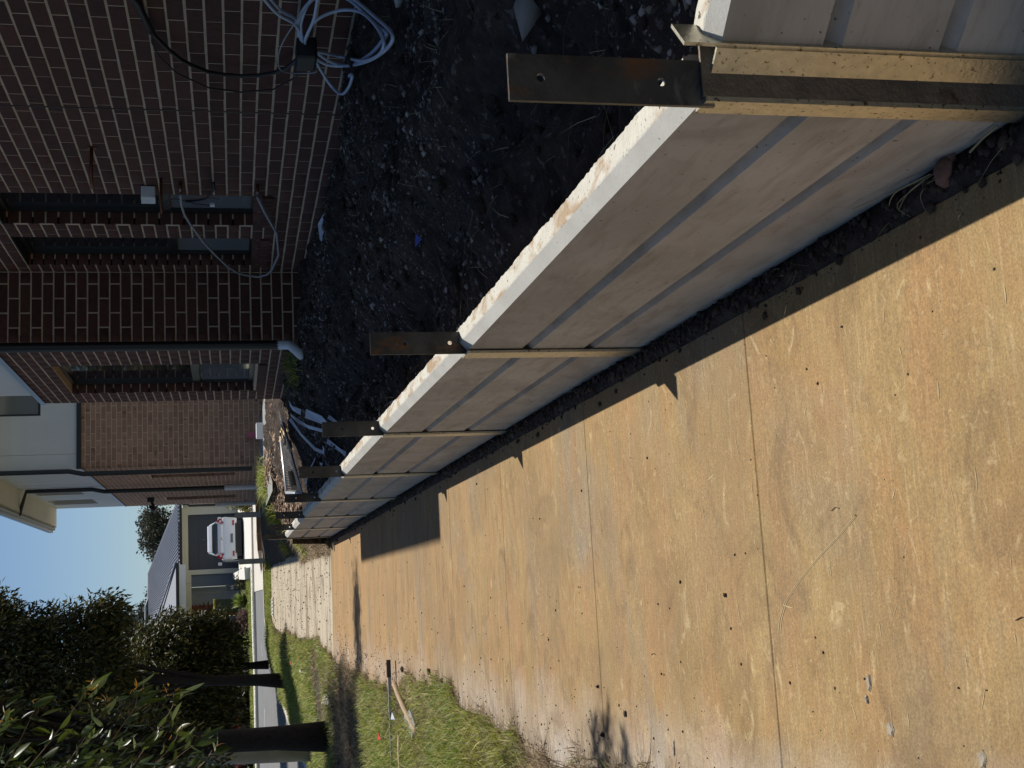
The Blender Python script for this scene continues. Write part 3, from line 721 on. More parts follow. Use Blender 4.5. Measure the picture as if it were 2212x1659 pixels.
for (yy, zz, lab) in ((8.09, 1.617, 'brass tap outlet above, where the grey hose begins'), (8.12, 1.128, 'brass tap outlet below, where the grey hose ends')):
    o = thing('tap', lab, 'tap', (HX, yy, zz), 'brass outlets on the brick wall')
    MB().tube([(.02, 0, 0), (-.07, 0, 0)], .012, 8).build('spout', 'copper', o, smooth=True)
    MB().tube([(-.06, -.025, .0), (-.06, .025, 0)], .008, 8).build('handle', 'mesh', o)
hose = [(8.09, 1.617), (8.303, 1.62), (8.50, 1.61), (8.694, 1.585), (9.175, 1.504), (9.55, 1.42), (9.878, 1.336), (10.08, 1.26), (10.159, 1.202), (10.226, 1.091), (10.15, 1.02), (10.003, .986), (9.544, .946), (8.945, .98), (8.449, 1.074), (8.12, 1.128)]
MB().tube(onwall(hose, -.085), .0085, 8).build('grey_hose', 'greycable', smooth=True, **T('grey hose hanging in a loop below the windows of the dark brick wall', 'hose'))
MB().tube(onwall([(7.877, 1.404), (8.0, 1.405), (8.103, 1.425), (8.20, 1.455), (8.244, 1.50), (8.272, 1.592)], -.07), .009, 8).build('black_hose', 'darkcable', smooth=True, **T('short curved black hose beside the lower pane of the first window', 'hose'))
wr = thing('loose_wires', 'thin dark red wires strung between the two brass outlets', 'wires', (HX, 8.1, 1.4))
MB().tube([(-.07, .0, .22), (-.075, .03, .10), (-.07, .02, -.05), (-.06, -.0, -.26)], .0022, 5).build('wire', 'copper', wr)
MB().tube([(-.09, .30, .33), (-.08, .10, .20), (-.08, .05, .05), (-.07, .12, -.03)], .0022, 5).build('wire', 'copper', wr)
MB().tube([(-.08, .2, .36), (-.08, .08, .26), (-.09, .16, .12), (-.09, .19, .03)], .0030, 5).build('wire', 'darkcable', wr)
MB().box(-.10, -.085, .15, .19, .005, .035).build('connector', 'white', wr)
# cables from the eaves and the coil
MB().tube(onwall([(5.30, 1.76), (5.462, 1.697), (5.62, 1.675), (5.769, 1.651)], -.04), .018, 8).build('cable_sleeve', 'darkcable', smooth=True, **T('thick black flexible sleeve entering at the picture edge on the brick wall', 'cable'))
MB().tube(onwall([(5.74, 1.655), (5.80, 1.635), (5.94, 1.583), (6.05, 1.53), (6.119, 1.475), (6.19, 1.40), (6.214, 1.32), (6.225, 1.24), (6.21, 1.159), (6.17, 1.08), (6.106, 1.018), (6.0, .97), (5.899, .963), (5.80, .935)], -.05), .011, 8).build('black_cable', 'darkcable', smooth=True, **T('thick black cable sagging in a curve from the sleeve to the cable coil', 'cable'))
MB().tube(onwall([(5.76, 1.65), (5.90, 1.66), (6.057, 1.638), (6.265, 1.559), (6.44, 1.404), (6.485, 1.239), (6.433, 1.072), (6.253, .955), (6.089, .93), (5.82, .94)], -.03), .0045, 6).build('thin_cable', 'darkcable', smooth=True, **T('thin dark cable hanging in a wider curve outside the thick black cable', 'cable'))
coil = thing('cable_coil', 'coil of pale blue-white cable tied up against the foot of the dark brick wall', 'cable coil', (2.56, 5.70, .94))
def spl(p, n=10):
    out = []
    for i in range(len(p)-1):
        a = p[max(i-1, 0)]; b = p[i]; c = p[i+1]; d = p[min(i+2, len(p)-1)]
        for k in range(n):
            t = k/n; out.append(tuple(.5*((2*b[j])+(-a[j]+c[j])*t+(2*a[j]-5*b[j]+4*c[j]-d[j])*t*t+(-a[j]+3*b[j]-3*c[j]+d[j])*t*t*t) for j in range(len(b))))
    return out+[tuple(p[-1])]
loops = [[(5.69, .955), (5.83, .83), (5.91, .724), (5.86, .625), (5.70, .575), (5.55, .575), (5.44, .62), (5.34, .70), (5.27, .80), (5.30, .93), (5.45, .99), (5.64, .965)],
         [(5.70, .95), (5.87, .84), (5.96, .72), (5.93, .62), (5.72, .555), (5.50, .555), (5.36, .64), (5.22, .79), (5.25, .92), (5.45, .975), (5.63, .96)],
         [(5.68, .94), (5.79, .84), (5.88, .75), (5.87, .66), (5.73, .60), (5.58, .585), (5.46, .64), (5.38, .72), (5.33, .82), (5.38, .92), (5.60, .95)],
         [(5.70, .955), (5.85, .90), (6.0, .853), (6.12, .79), (6.185, .736), (6.17, .70), (6.10, .687), (6.03, .70), (5.97, .715)],
         [(5.62, .98), (5.45, 1.0), (5.28, 1.08), (5.05, 1.16)], [(5.62, .965), (5.42, 1.01), (5.25, 1.10), (5.03, 1.20)], [(5.63, .95), (5.48, .955), (5.30, .93), (5.1, .92)],
         [(5.70, .93), (5.80, .90), (5.92, .88), (6.0, .93), (5.95, 1.03), (5.78, 1.07), (5.55, 1.06), (5.3, .98), (5.1, .90)]]
for k, lp in enumerate(loops):
    pts = []
    for i, (a, b) in enumerate(lp):
        x0_ = 2.60-.03*math.sin(i*1.3+k)-.008*k; q_ = min(1, (CAM_H-.735-.006*k)/(CAM_H-b))      # lower half of the coil leans out and rests on the soil
        pts.append((x0_*q_-2.56, a*q_-5.70, CAM_H-(CAM_H-b)*q_-.94))
    pts = spl(pts)
    MB().tube(pts, .0075 if k < 7 else .0035, 6).build('cable', 'cable' if k < 7 else 'greycable', coil, smooth=True)
MB().box(-.075, .035, -.085, .075, -.045, .05).build('clamp', 'darkcable', coil, bevel=.012)

# -------- house 2 (tan brick, white render above)
h2 = wthing('tan_brick_house', 'second house further on with tan brick below, white rendered upper storey and cream eaves', 'house', (2.374, 22.5, .8))
XA, Y2, Y3, XB = 2.374, 22.5, 31.5, 6.5
Z2 = 3.86
ho = [(24.05, 24.62, 1.26, 2.82), (27.30, 27.74, 1.0, 2.82), (29.2, 30.0, 1.28, 2.82)]
wallbody('wall', 'tanmortar', h2, XA+.004, XA+.25, Y2+.005, Y3, .3, Z2, -1, ho)
MB().box(XA+.255, XB, Y2+.005, Y2+.25, .3, Z2).build('wall', 'tanmortar', h2)
MB().box(XA+.25, XB, Y3-.2, Y3-.001, .3, Z2).build('wall', 'tanmortar', h2)
B2 = Bricks(h2, 'tanbrick')
B2.wall((XA, Y2), 0, 2.4, .78, Z2)
B2.wall((XA, Y3), A90, Y3-Y2, .78, Z2-.03, [(Y3-b, Y3-a, c, d) for (a, b, c, d) in ho])
for (a, b, c, d) in ho: B2.wall((XA+.006, b-.005), 0, .11, c, d, phase=1)
B2.finish()
for (a, b, c, d) in ho: window(h2, XA, a, b, c, d, (c+d)/2-.1, sill=False)
# band and upper storey
MB().box(XA-.012, XB, Y2-.03, Y2+.02, Z2-.005, Z2+.07).build('flashing_band', 'black', h2)
MB().add([(XA-.03, Y2, Z2-.04), (XA-.03, Y3, Z2-.04), (XA+.02, Y3, Z2+.05), (XA+.02, Y2, Z2+.05)], [(0, 1, 2, 3)]).build('flashing', 'flash', h2)
uh = [(25.42, 25.50, 3.99, 5.30), (26.85, 27.75, 4.38, 5.31), (29.1, 30.35, 4.36, 5.31)]
wallbody('upper_wall', 'render', h2, XA+.006, XA+.25, Y2+.02, Y3-.01, Z2+.03, 5.5, -1, uh)
uw = [(3.30, 3.60, 4.45, 5.5)]
s = MB(); s.box(XA+.255, 3.30, Y2+.022, Y2+.25, Z2+.07, 5.5); s.box(3.85, XB, Y2+.022, Y2+.25, Z2+.07, 5.5); s.box(3.30, 3.85, Y2+.022, Y2+.25, Z2+.07, 4.52); s.build('upper_wall', 'render', h2)
wd = sub('window', h2, (3.30, Y2+.10, 4.52)); MB().box(0, .55, 0, .04, 0, .05).box(0, .045, 0, .04, .05, 1.0).build('frame', 'frame', wd); MB().box(.045, .55, .02, .03, .05, 1.0).build('pane', 'reflglass', wd)
for (a, b, c, d) in uh[1:]:
    wd = sub('window', h2, (XA+.13, a, c)); MB().box(0, .03, 0, b-a, 0, .04).box(0, .03, 0, .04, .04, d-c).box(0, .03, b-a-.04, b-a, .04, d-c).build('frame', 'frame', wd); MB().box(.015, .02, .04, b-a-.04, .04, d-c).build('pane', 'glass', wd)
MB().box(XA+.006, XA+.1, 25.42, 25.5, 3.99, 5.3).build('control_joint', 'gutter', h2)
s = MB(); s.box(1.94, XB, Y2-.45, Y3+.02, 5.43, 5.445); s.box(1.935, 1.95, Y2-.45, Y3+.02, 5.43, 5.60); s.box(1.94, XB, Y3+.0, Y3+.03, 5.43, 5.58); s.build('eaves', 'soffit', h2)
s = MB(); s.box(1.815, 1.933, Y2-.47, Y3+.0, 5.50, 5.60); s.tube([(1.90, Y2-.47, 5.48), (1.90, Y3, 5.48)], .035, 8); s.build('gutter', 'gutter', h2)
MB().add([(1.83, Y2-.5, 5.60), (1.83, Y3+.02, 5.60), (6.5, Y3+.02, 6.9), (6.5, Y2-.5, 6.9), (6.5, Y3+.02, 5.6), (6.5, Y2-.5, 5.6)], [(0, 1, 2, 3), (0, 3, 5), (1, 4, 2), (3, 2, 4, 5), (0, 5, 4, 1)]).build('roof', 'roof', h2)
for (yy, zt) in ((22.46, 0), (26.05, 1)):
    px_ = XA-.05
    top = [(1.90, yy+.35, 5.46), (px_, yy+.02, 5.28)] if zt else [(px_, yy, 5.45)]
    MB().tube(top+[(px_, yy, 4.05), (px_-.05, yy, 3.82), (px_-.05, yy, 1.0 if not zt else 1.12)], .042, 10).build('downpipe', 'black', h2, smooth=False)
MB().tube([(XA-.10, 26.05, 1.50), (XA-.10, 26.05, .80)], .062, 12).build('downpipe_boot', 'white', h2)
MB().tube([(XA-.09, 30.6, 1.75), (XA-.09, 30.6, .70)], .055, 12).build('downpipe_boot', 'white', h2)
s = MB(); s.box(XA-.10, XA, 29.1, 29.2, 3.05, 3.20); s.tube([(XA-.08, 29.15, 3.12), (XA-.22, 29.1, 3.05)], .03, 8); s.tube([(XA-.20, 29.1, 3.14), (XA-.30, 29.05, 3.02)], [.035, .07], 8); s.build('wall_light', 'black', h2)
s = MB(); s.tube([(XA+.02, 30.9, 1.05), (XA-.06, 30.9, 1.05)], .025, 8); s.build('tap', 'black', h2)

# -------- house across the street
h3 = wthing('cream_house', 'cream house across the street with a blue-grey corrugated roof and charcoal garage door', 'house', (2.5, 56, 1.2))
YG = 56
s = MB(); s.box(1.20, 1.40, YG, YG+.25, 1.0, 3.27); s.box(3.76, 4.07, YG, YG+.25, 1.0, 3.27); s.box(1.20, 4.07, YG, YG+.25, 3.27, 3.52); s.box(-4, 1.20, YG+.0, YG+.25, 3.16, 3.60); s.build('wall', 'cream', h3)
s = MB()
for k in range(5): s.box(1.40, 3.76, YG+.16, YG+.19, 1.15+k*.424, 1.15+k*.424+.416)
s.build('garage_door', 'garage', h3)
MB().box(1.40, 3.76, YG+.20, YG+.24, 1.0, 3.27).build('door_backing', 'black', h3)
MB().box(.68, 1.20, YG+.10, YG+.3, 1.0, 3.17).build('wall', 'bluegrey', h3)
MB().box(.86, 1.03, YG-.05, YG+.1, 3.18, 3.60).build('corbel', 'cream', h3)
MB().box(-.12, .68, YG+1.6, YG+1.8, 1.0, 3.35).build('entry_wall', 'render', h3)
d = sub('front_door', h3, (-.05, YG+1.52, 1.15)); MB().box(0, .62, 0, .05, 0, 2.05).build('leaf', 'render', d); MB().box(.40, .52, -.01, .0, .8, 1.95).build('pane', 'reflglass', d); MB().box(.04, .07, -.05, 0, .95, 1.05).build('handle', 'chrome', d)
s = MB()
for r in range(26):
    for c in range(3): s.box(-.58+(r % 2)*.06+c*.155, -.58+(r % 2)*.06+c*.155+.145, YG+.98, YG+1.2, 1.0+r*.086, 1.0+r*.086+.076)
s.build('brickwork', 'redbrick', h3, kind='stuff')
MB().box(-.60, -.1, YG+1.0, YG+1.2, 1.0, 3.25).build('wall', 'redbrick', h3)
MB().box(-1.08, -.62, YG+.5, YG+.7, 1.0, 2.30).build('side_panel', 'bluegrey', h3)
MB().box(-4, -1.08, YG+1.2, YG+1.4, 1.0, 3.4).build('wall', 'cream', h3)
MB().box(-1.09, -1.05, YG+.45, YG+.5, 1.0, 2.3).build('trim', 'white', h3)
MB().box(4.07, 5.8, YG+.6, YG+.8, 1.0, 3.5).build('wall', 'cream', h3)
s = MB(); s.tube([(4.22, YG-.1, 3.5), (4.22, YG-.1, 3.3), (4.15, YG-.02, 3.2), (4.15, YG-.02, 1.1)], .05, 8); s.build('downpipe', 'black', h3)
MB().box(4.35, 4.8, YG-.1, YG+.0, 1.0, 2.7).build('side_gate', 'render', h3)
# corrugated roof surfaces: ribs running up the slope
def corr(name, a, b, c, d, n, parent):      # a,b eave left/right ; d,c top left/right
    a, b, c, d = map(Vector, (a, b, c, d)); nrm = (b-a).cross(d-a).normalized()
    if nrm.z < 0: nrm = -nrm
    V, F_ = [], []
    for i in range(n*4+1):
        t = i/(n*4); h = (.0, .065, .065, .0)[i % 4]
        V += [a.lerp(b, t)+nrm*h, d.lerp(c, t)+nrm*h]
    for i in range(n*4): F_.append((2*i, 2*i+2, 2*i+3, 2*i+1))
    return MB().add(V, F_).build(name, 'roof', parent)
corr('roof_sheet', (-.5, YG-.45, 3.62), (4.40, YG-.45, 3.60), (4.4, YG+.0, 3.70), (-.5, YG+.0, 3.72), 30, h3) if False else None
corr('roof_sheet', (-1.6, YG-.40, 3.64), (4.42, YG-.40, 3.60), (1.42, YG+4.4, 5.16), (-1.2, YG+4.4, 5.18), 38, h3)
corr('roof_sheet', (1.9, YG-.9, 3.72), (-2.6, YG-.9, 3.74), (-1.9, YG+2.6, 4.95), (-1.0, YG+2.0, 4.80), 30, h3) if False else None
MB().add([(1.66, YG-1.4, 3.72), (-1.6, YG-1.4, 3.74), (-1.6, YG+1.6, 5.05)], [(0, 1, 2)]).build('hip_roof', 'roof', h3)
s = MB(); s.tube([(1.66, YG-1.4, 3.76), (-.36, YG+.2, 4.54), (-1.6, YG+1.6, 5.09)], .045, 6); s.tube([(4.42, YG-.40, 3.63), (1.42, YG+4.4, 5.20)], .05, 6); s.tube([(1.42, YG+4.4, 5.20), (.33, YG+4.4, 5.21), (0, YG+4.4, 5.33), (-1.2, YG+4.4, 5.35)], .05, 6); s.build('ridge_cap', 'roof', h3)
s = MB(); s.box(1.60, 4.44, YG-.52, YG-.40, 3.50, 3.61); s.box(-1.7, 1.70, YG-1.5, YG-1.38, 3.60, 3.73); s.build('gutter', 'black', h3)
MB().box(-1.6, 1.62, YG-1.38, YG-.02, 3.58, 3.61).build('eaves', 'render', h3)
MB().box(-1.6, 1.62, YG-1.36, YG-1.30, 3.34, 3.58).build('fascia', 'render', h3)
MB().box(1.62, 4.4, YG-.38, YG-.01, 3.52, 3.55).build('eaves', 'cream', h3)
for k in range(3): MB().box(-.25-.0*k, -.05, YG+3.9+k*.05, YG+3.93+k*.05, 5.30+k*.05, 5.33+k*.05).build('aerial_bar', 'chrome', h3)

# -------- driveway, road, kerbs
s = MB()
def sheet(name, poly, zoff, mat, zf=None, nsub=1, **p):
    v = [(x, y, (zf or (lambda a, b: float(G(a, b))))(x, y)+zoff) for x, y in poly]
    return MB().add(v, [tuple(range(len(poly)))]).build(name, mat, **p)
def ribbon(name, L_, R_, zoff, mat, drop=0, **p):      # two matched polylines
    v = []; f = []
    for (a, b) in zip(L_, R_):
        v += [(a[0], a[1], float(G(*a))+zoff), (b[0], b[1], float(G(*b))+zoff)]
    for i in range(len(L_)-1): f.append((2*i, 2*i+1, 2*i+3, 2*i+2))
    if drop:
        n = len(v); v += [(q[0], q[1], q[2]-drop) for q in v]
        for i in range(len(L_)-1):
            f.append((2*i, 2*i+2, n+2*i+2, n+2*i)); f.append((2*i+1, n+2*i+1, n+2*i+3, 2*i+3))
        f.append((0, n, n+1, 1))
    return MB().add(v, f).build(name, mat, **p)
near = [(-4.1, -8), (-3.9, 4), (-3.6, 10), (-3.25, 16), (-2.95, 20), (-2.72, 23), (-2.40, 26), (-1.95, 28.4), (-1.40, 30.2), (-.5, 31.4), (1, 31.9), (4, 32), (9, 32), (30, 32)]
far = [(-14, -8), (-14, 4), (-14, 12), (-14, 18), (-13.5, 24), (-13, 30), (-12, 36), (-9, 39), (-5, 39.8), (-2, 40), (1, 40), (4, 40), (9, 40), (30, 40)]
# subdivide laterally so that the sheet follows the ground
V, F_ = [], []
nl = 14
for (a, b) in zip(near, far):
    for k in range(nl+1):
        t = k/nl; x = a[0]+(b[0]-a[0])*t; y = a[1]+(b[1]-a[1])*t; V.append((x, y, float(G(x, y))-.02))
dens = []
for i in range(len(near)-1):
    for k in range(nl): F_.append((i*(nl+1)+k, i*(nl+1)+k+1, (i+1)*(nl+1)+k+1, (i+1)*(nl+1)+k))
MB().add(V, F_).build('road', 'asphalt', kind='structure')
off = lambda pl, d: [(x+d*(1 if y < 27 else .4), y-d*(0 if y < 24 else .9)) for x, y in pl]
ribbon('kerb', near, off(near, .20), .035, 'kerb', .15, kind='structure')
ribbon('kerb', [(x, 40.0) for x in (-14, -8, -3, 1, 5, 12, 30)], [(x, 40.25) for x in (-14, -8, -3, 1, 5, 12, 30)], .06, 'kerb', .2, kind='structure')
ribbon('driveway', [(x, 41.2) for x in (.95, 2, 3, 4.2, 6)], [(x, 57) for x in (1.1, 2, 3, 4.2, 6)], .0, 'driveway', kind='structure') if False else None
V, F_ = grid(np.linspace(1.12, 4.3, 8), np.concatenate([np.linspace(40.3, 56.2, 30)]), lambda x, y: G(x, y)+.012)
npmesh('driveway', V, F_, 'driveway', kind='structure')
V, F_ = grid(np.linspace(-14, 12, 40), np.linspace(41.8, 43.4, 4), lambda x, y: G(x, y)+.02)
npmesh('pavement', V, F_, 'driveway', kind='structure')
V, F_ = grid(np.linspace(.25, 7, 12), np.linspace(32.6, 40.2, 10), lambda x, y: G(x, y)+.004)
npmesh('driveway_crossover', V, F_, 'kerb', kind='structure')
wal = wthing('driveway_wall', 'pale concrete retaining edge on the street side of the white car driveway', 'wall', (1.0, 48, .9))
MB().add([(1.10, 44.2, .80), (1.16, 55.6, 1.1), (.92, 55.6, 1.1), (.70, 44.2, .80), (1.10, 44.2, 1.02), (1.16, 55.6, 1.42), (.92, 55.6, 1.42), (.70, 44.2, 1.0)],
         [(4, 5, 6, 7), (0, 4, 7, 3), (0, 1, 5, 4), (3, 7, 6, 2), (1, 2, 6, 5)]).build('edge', 'driveway', wal)
# line markings
for (x0, x1) in ((-3.4, -1.2), (-8, -5.5), (1.2, 3.5)):
    V, F_ = grid(np.linspace(x0, x1, 8), np.array([35.6, 35.72]), lambda x, y: G(x, y)+-.012); npmesh('road_marking', V, F_, 'driveway', kind='structure')

# -------- garden edge beyond the wall
tw = wthing('timber_garden_edge', 'low brown timber plank edging between the garden bed and the pale path', 'edging', (1.0, 27, .6))
for k in range(4):
    for j in range(3):
        xa, xb = .74+k*.40, .74+(k+1)*.40-.008
        if k == 0 and j == 2: continue
        MB().box(xa, xb, 30.4+.02*j, 30.46+.02*j, .50+j*.098+.012*k, .592+j*.098+.012*k).build('plank', 'timber', tw)
MB().box(.66, .74, 30.0, 30.46, .45, .66).build('end_post', 'timber', tw)
for (x, y, z0, z1, lab) in ((1.83, 28, .80, 1.31, 'grey steel post on the garden bed, right of the white car'), (.885, 30, .62, 1.23, 'grey steel post left of the white car beside the pale path')):
    p_ = thing('grey_post', lab, 'post', (x, y, 0), 'grey steel posts in the garden beyond the wall')
    MB().box(-.06, .06, -.04, -.032, z0-.3, z1).build('flange', 'greypost', p_); MB().box(-.004, .004, -.032, .032, z0-.3, z1).build('web', 'pole', p_); MB().box(-.05, .05, .032, .04, z0-.3, z1).build('flange', 'pole', p_)
V, F_ = grid(np.linspace(1.45, 3.0, 14), np.linspace(17.4, 22.4, 20), lambda x, y: np.maximum(S(x, y), .78+.008*(y-17))+.02)
npmesh('concrete_apron', V, F_, 'pole', kind='structure')
# ------------------------------------------------------------------ vegetation
def leafcloud(name, cl, n, L, W, mat, parent=None, droop=.8, sub_r=.32, per=70, fold=.25, **props):
    """cl: (x,y,z,rx,ry,rz,weight) volumes, filled with small bunches of leaves"""
    wts = np.array([c[6] for c in cl], float); wts /= wts.sum()
    nb = max(1, n//per); which = RNG.choice(len(cl), nb, p=wts); cl = np.array([c[:6] for c in cl])
    d = RNG.normal(size=(nb, 3)); d /= np.linalg.norm(d, axis=1)[:, None]
    rad = RNG.uniform(.25, 1, nb)**.45
    cen = cl[which, :3]+d*rad[:, None]*cl[which, 3:]
    m = nb*per; bi = np.repeat(np.arange(nb), per)
    q = np.clip(RNG.normal(size=(m, 3)), -1.7, 1.7)*sub_r*np.array([.8, .8, .62]); p = cen[bi]+q
    bdir = d*.5+RNG.normal(size=(nb, 3))*.25
    ax = RNG.normal(size=(m, 3))*.38+bdir[bi]*.7+np.array([0, 0, -droop]); ax /= np.linalg.norm(ax, axis=1)[:, None]
    sd = np.cross(ax, RNG.normal(size=(m, 3))); sd /= np.linalg.norm(sd, axis=1)[:, None]
    nr = np.cross(ax, sd)
    l = (L*RNG.uniform(.55, 1.25, m))[:, None]; w_ = (W*RNG.uniform(.7, 1.3, m))[:, None]
    a = p; b = p+ax*l*.42+sd*w_*.5-nr*w_*fold; c = p+ax*l; e = p+ax*l*.42-sd*w_*.5-nr*w_*fold
    V = np.stack([a, b, c, e], 1).reshape(-1, 3)
    i = (np.arange(m)*4)[:, None]; F_ = np.concatenate([i+np.array([[0, 1, 2]]), i+np.array([[0, 2, 3]])], 0)
    return npmesh(name, V, F_, mat, parent, **props), cen
def limbs(tr, base, top, r0, cen, nb=16):
    s = MB(); base = Vector(base); top = Vector(top); pts = []; n = 7
    for k in range(n+1):
        t = k/n; p = base.lerp(top, t); p.x += .05*math.sin(k*1.7)*t; p.y += .05*math.cos(k*2.1)*t; pts.append(p)
    s.tube(pts, [r0*(1.25 if k == 0 else 1-.5*k/n) for k in range(n+1)], 12)
    s.build('trunk', 'bark', tr, smooth=True)
    s = MB(); idx = RNG.choice(len(cen), min(nb, len(cen)), replace=False)
    for j in idx:
        c = Vector(cen[j]); k = random.randint(2, n); a = pts[k]
        mid = a.lerp(c, .5)+Vector((random.uniform(-.15, .15), random.uniform(-.15, .15), random.uniform(.05, .3)))
        s.tube([a, a.lerp(mid, .5)+Vector((0, 0, .08)), mid, c], [r0*.35, r0*.25, r0*.16, r0*.05], 6)
    s.build('limbs', 'bark', tr, smooth=True)
def tree(name, lab, base, top, r0, cl, n, L, W, mat='leaf', group='street trees on the grass verge', droop=.8, sub_r=.32):
    tr = wthing(name, lab, 'tree', base, group)
    o, cen = leafcloud('crown', cl, n, L, W, mat, tr, droop, sub_r)
    limbs(tr, base, top, r0, cen); return tr
tree('gum_tree', 'nearest street tree with the thickest black trunk, standing in front of the grey pole', (-1.80, 17, .10), (-1.62, 16.9, 5.2), .165,
     [(-2.35, 17.2, 3.4, 1.15, 1.2, 1.9, 5), (-1.9, 17.0, 4.9, 1.1, 1.2, 1.2, 3), (-2.0, 16.8, 7.2, 1.9, 1.8, 1.4, 3), (.1, 17.4, 8.3, 1.0, 2.3, .7, 4.5), (1.5, 15.9, 8.1, .45, .12, .3, .35)], 62000, .115, .034, sub_r=.22, droop=.55)
tree('gum_tree', 'middle street tree with a leaning black trunk between the road and the pale path', (-1.52, 24.5, .42), (-1.25, 24.5, 4.0), .12,
     [(-1.25, 24.5, 4.55, 1.25, 1.3, 1.35, 5), (-.75, 24.6, 5.7, 1.1, 1.1, 1.0, 3), (-.25, 24.5, 3.65, .35, .5, .35, .5), (-2.3, 24.5, 4.4, 1.0, 1.1, 1.4, 2), (-1.2, 24.4, 7.6, 1.4, 1.4, 1.3, 2)], 66000, .125, .038, sub_r=.21, droop=.5)
tree('gum_tree', 'furthest street tree with the thinnest trunk and a low dark crown', (-1.45, 29.5, .62), (-1.5, 29.5, 3.6), .085,
     [(-1.7, 29.4, 2.7, 1.35, 1.2, 1.15, 5), (-.85, 29.4, 2.45, .60, .8, .55, 1.3), (-1.3, 29.4, 3.1, .6, .8, .45, .8), (-2.8, 29.2, 2.5, 1.0, 1.0, 1.3, 2), (-1.2, 29.3, 1.75, .9, .9, .5, 1.2), (-2.4, 29.4, 4.3, 1.1, 1.0, .9, 1)], 66000, .125, .040, sub_r=.21, droop=.45)
# second-row dark trees beyond the road on the left
for (x, y, h, rx, lab) in ((-7.5, 46, 6.5, 3.0, 'dark broad tree across the road, left of the entry of the cream house'), (-4.2, 50.5, 4.2, 1.6, 'dark shrubby tree beside the cream house, behind the street trees')):
    tree('garden_tree', lab, (x, y, .8), (x, y, h*.6), .14, [(x, y, h*.62, rx, 2.0, h*.38, 3), (x+.5, y-.5, h*.4, rx*.9, 1.8, h*.3, 2)], 12000, .28, .09, 'leaf', 'trees across the road', .3, .5)
# trees behind the cream house
for (x, y, zc, rx, rz, n, lab) in ((3.3, 72, 5.2, 1.0, 1.15, 5000, 'rounded grey-green tree rising behind the right slope of the blue-grey roof'), (4.35, 72, 5.6, .9, .95, 3400, 'small thin tree behind the lower right end of the roof'),
                             (.55, 73, 5.4, .75, .8, 2600, 'low grey-green tree just above the middle of the roof ridge'), (-1.3, 73, 6.2, 1.6, 1.35, 6500, 'wide pale grey-green tree behind the left end of the roof ridge'), (-2.8, 71, 5.0, 1.5, 1.3, 4000, 'olive tree behind the aerial at the left end of the roof')):
    tree('distant_tree', lab, (x, y, 1.3), (x, y, zc), .12, [(x, y, zc, rx, 1.2, rz, 3), (x+rx*.4, y, zc+rz*.3, rx*.6, 1, rz*.6, 1), (x-rx*.5, y, zc-rz*.3, rx*.7, 1, rz*.6, 1)], n, .16, .09, 'leaf_far', 'trees behind the cream house', .1, .30)
# shrubs across the street
def strap(name, lab, x, y, z, r, n, mat='flax'):
    t = wthing(name, lab, 'plant', (x, y, z), 'strappy plants across the street'); V, F_ = [], []
    for k in range(n):
        a = random.uniform(0, 6.28); e = random.uniform(.25, 1.35); l = r*random.uniform(.7, 1.2); w_ = .03*r/.4
        d = Vector((math.cos(a)*math.cos(e), math.sin(a)*math.cos(e), math.sin(e))); s_ = Vector((-math.sin(a), math.cos(a), 0))*w_
        b = Vector((x, y, z)); m = b+d*l*.55; t2 = b+d*l-Vector((0, 0, l*.22*math.cos(e)))
        o = len(V); V += [b-s_*.5, b+s_*.5, m+s_, m-s_, t2]; F_ += [(o, o+1, o+2, o+3), (o+3, o+2, o+4)]
    MB().add(V, F_).build('leaves', mat, t)
strap('flax_plant', 'larger spiky yellow-green plant in front of the green bin', -.02, 48, .90, .62, 150)
strap('flax_plant', 'smaller spiky yellow-green plant near the tree trunks', -1.45, 47, .86, .50, 120)
t = wthing('purple_shrub', 'low purple-brown shrub between the two spiky plants', 'shrub', (-.8, 47.5, .85)); leafcloud('foliage', [(-.8, 47.5, 1.05, .42, .4, .28, 1)], 2400, .08, .04, 'purple', t, .0, .12)
t = wthing('olive_shrub', 'yellow-green shrub growing at the corner of the tan brick house beside the charcoal garage door', 'shrub', (2.55, 36, .8))
leafcloud('foliage', [(2.80, 36, 1.30, .15, .3, .36, 3), (2.62, 36, 1.02, .15, .3, .20, 2)], 2400, .07, .035, 'shrub', t, .0, .10)
t = wthing('hedge_shrubs', 'dark low shrubs in front of the entry wall of the cream house', 'shrub', (.8, 50, .9)); leafcloud('foliage', [(.75, 49.5, 1.0, .35, .4, .22, 1), (-2.6, 47.5, 1.1, .9, .5, .35, 2)], 3000, .08, .045, 'leaf', t, .0, .12)
# letterbox and bin
o = wthing('letterbox', 'dark grey letterbox pillar with small white numerals beside the driveway of the cream house', 'letterbox', (.52, 50, .9)); MB().box(.40, .66, 50, 50.3, .80, 1.66).build('pillar', 'garage', o); MB().box(.385, .675, 49.98, 50.32, 1.66, 1.69).build('cap', 'bluegrey', o)
fc = bpy.data.curves.new('numerals', 'FONT'); fc.body = '66'; fc.size = .17; fc.extrude = .006; fc.align_x = 'CENTER'
tmp = bpy.data.objects.new('tmp', fc); C.objects.link(tmp); bpy.context.view_layer.update(); me = bpy.data.meshes.new_from_object(tmp); bpy.data.objects.remove(tmp)
no = mkobj('numerals', me, 'render', o); no.location = (.52, 49.985, 1.40); no.rotation_euler = (math.pi/2, 0, 0)
o = wthing('wheelie_bin', 'dark green wheelie bin with a yellow lid behind the spiky plant', 'bin', (-.15, 53, 1.0))
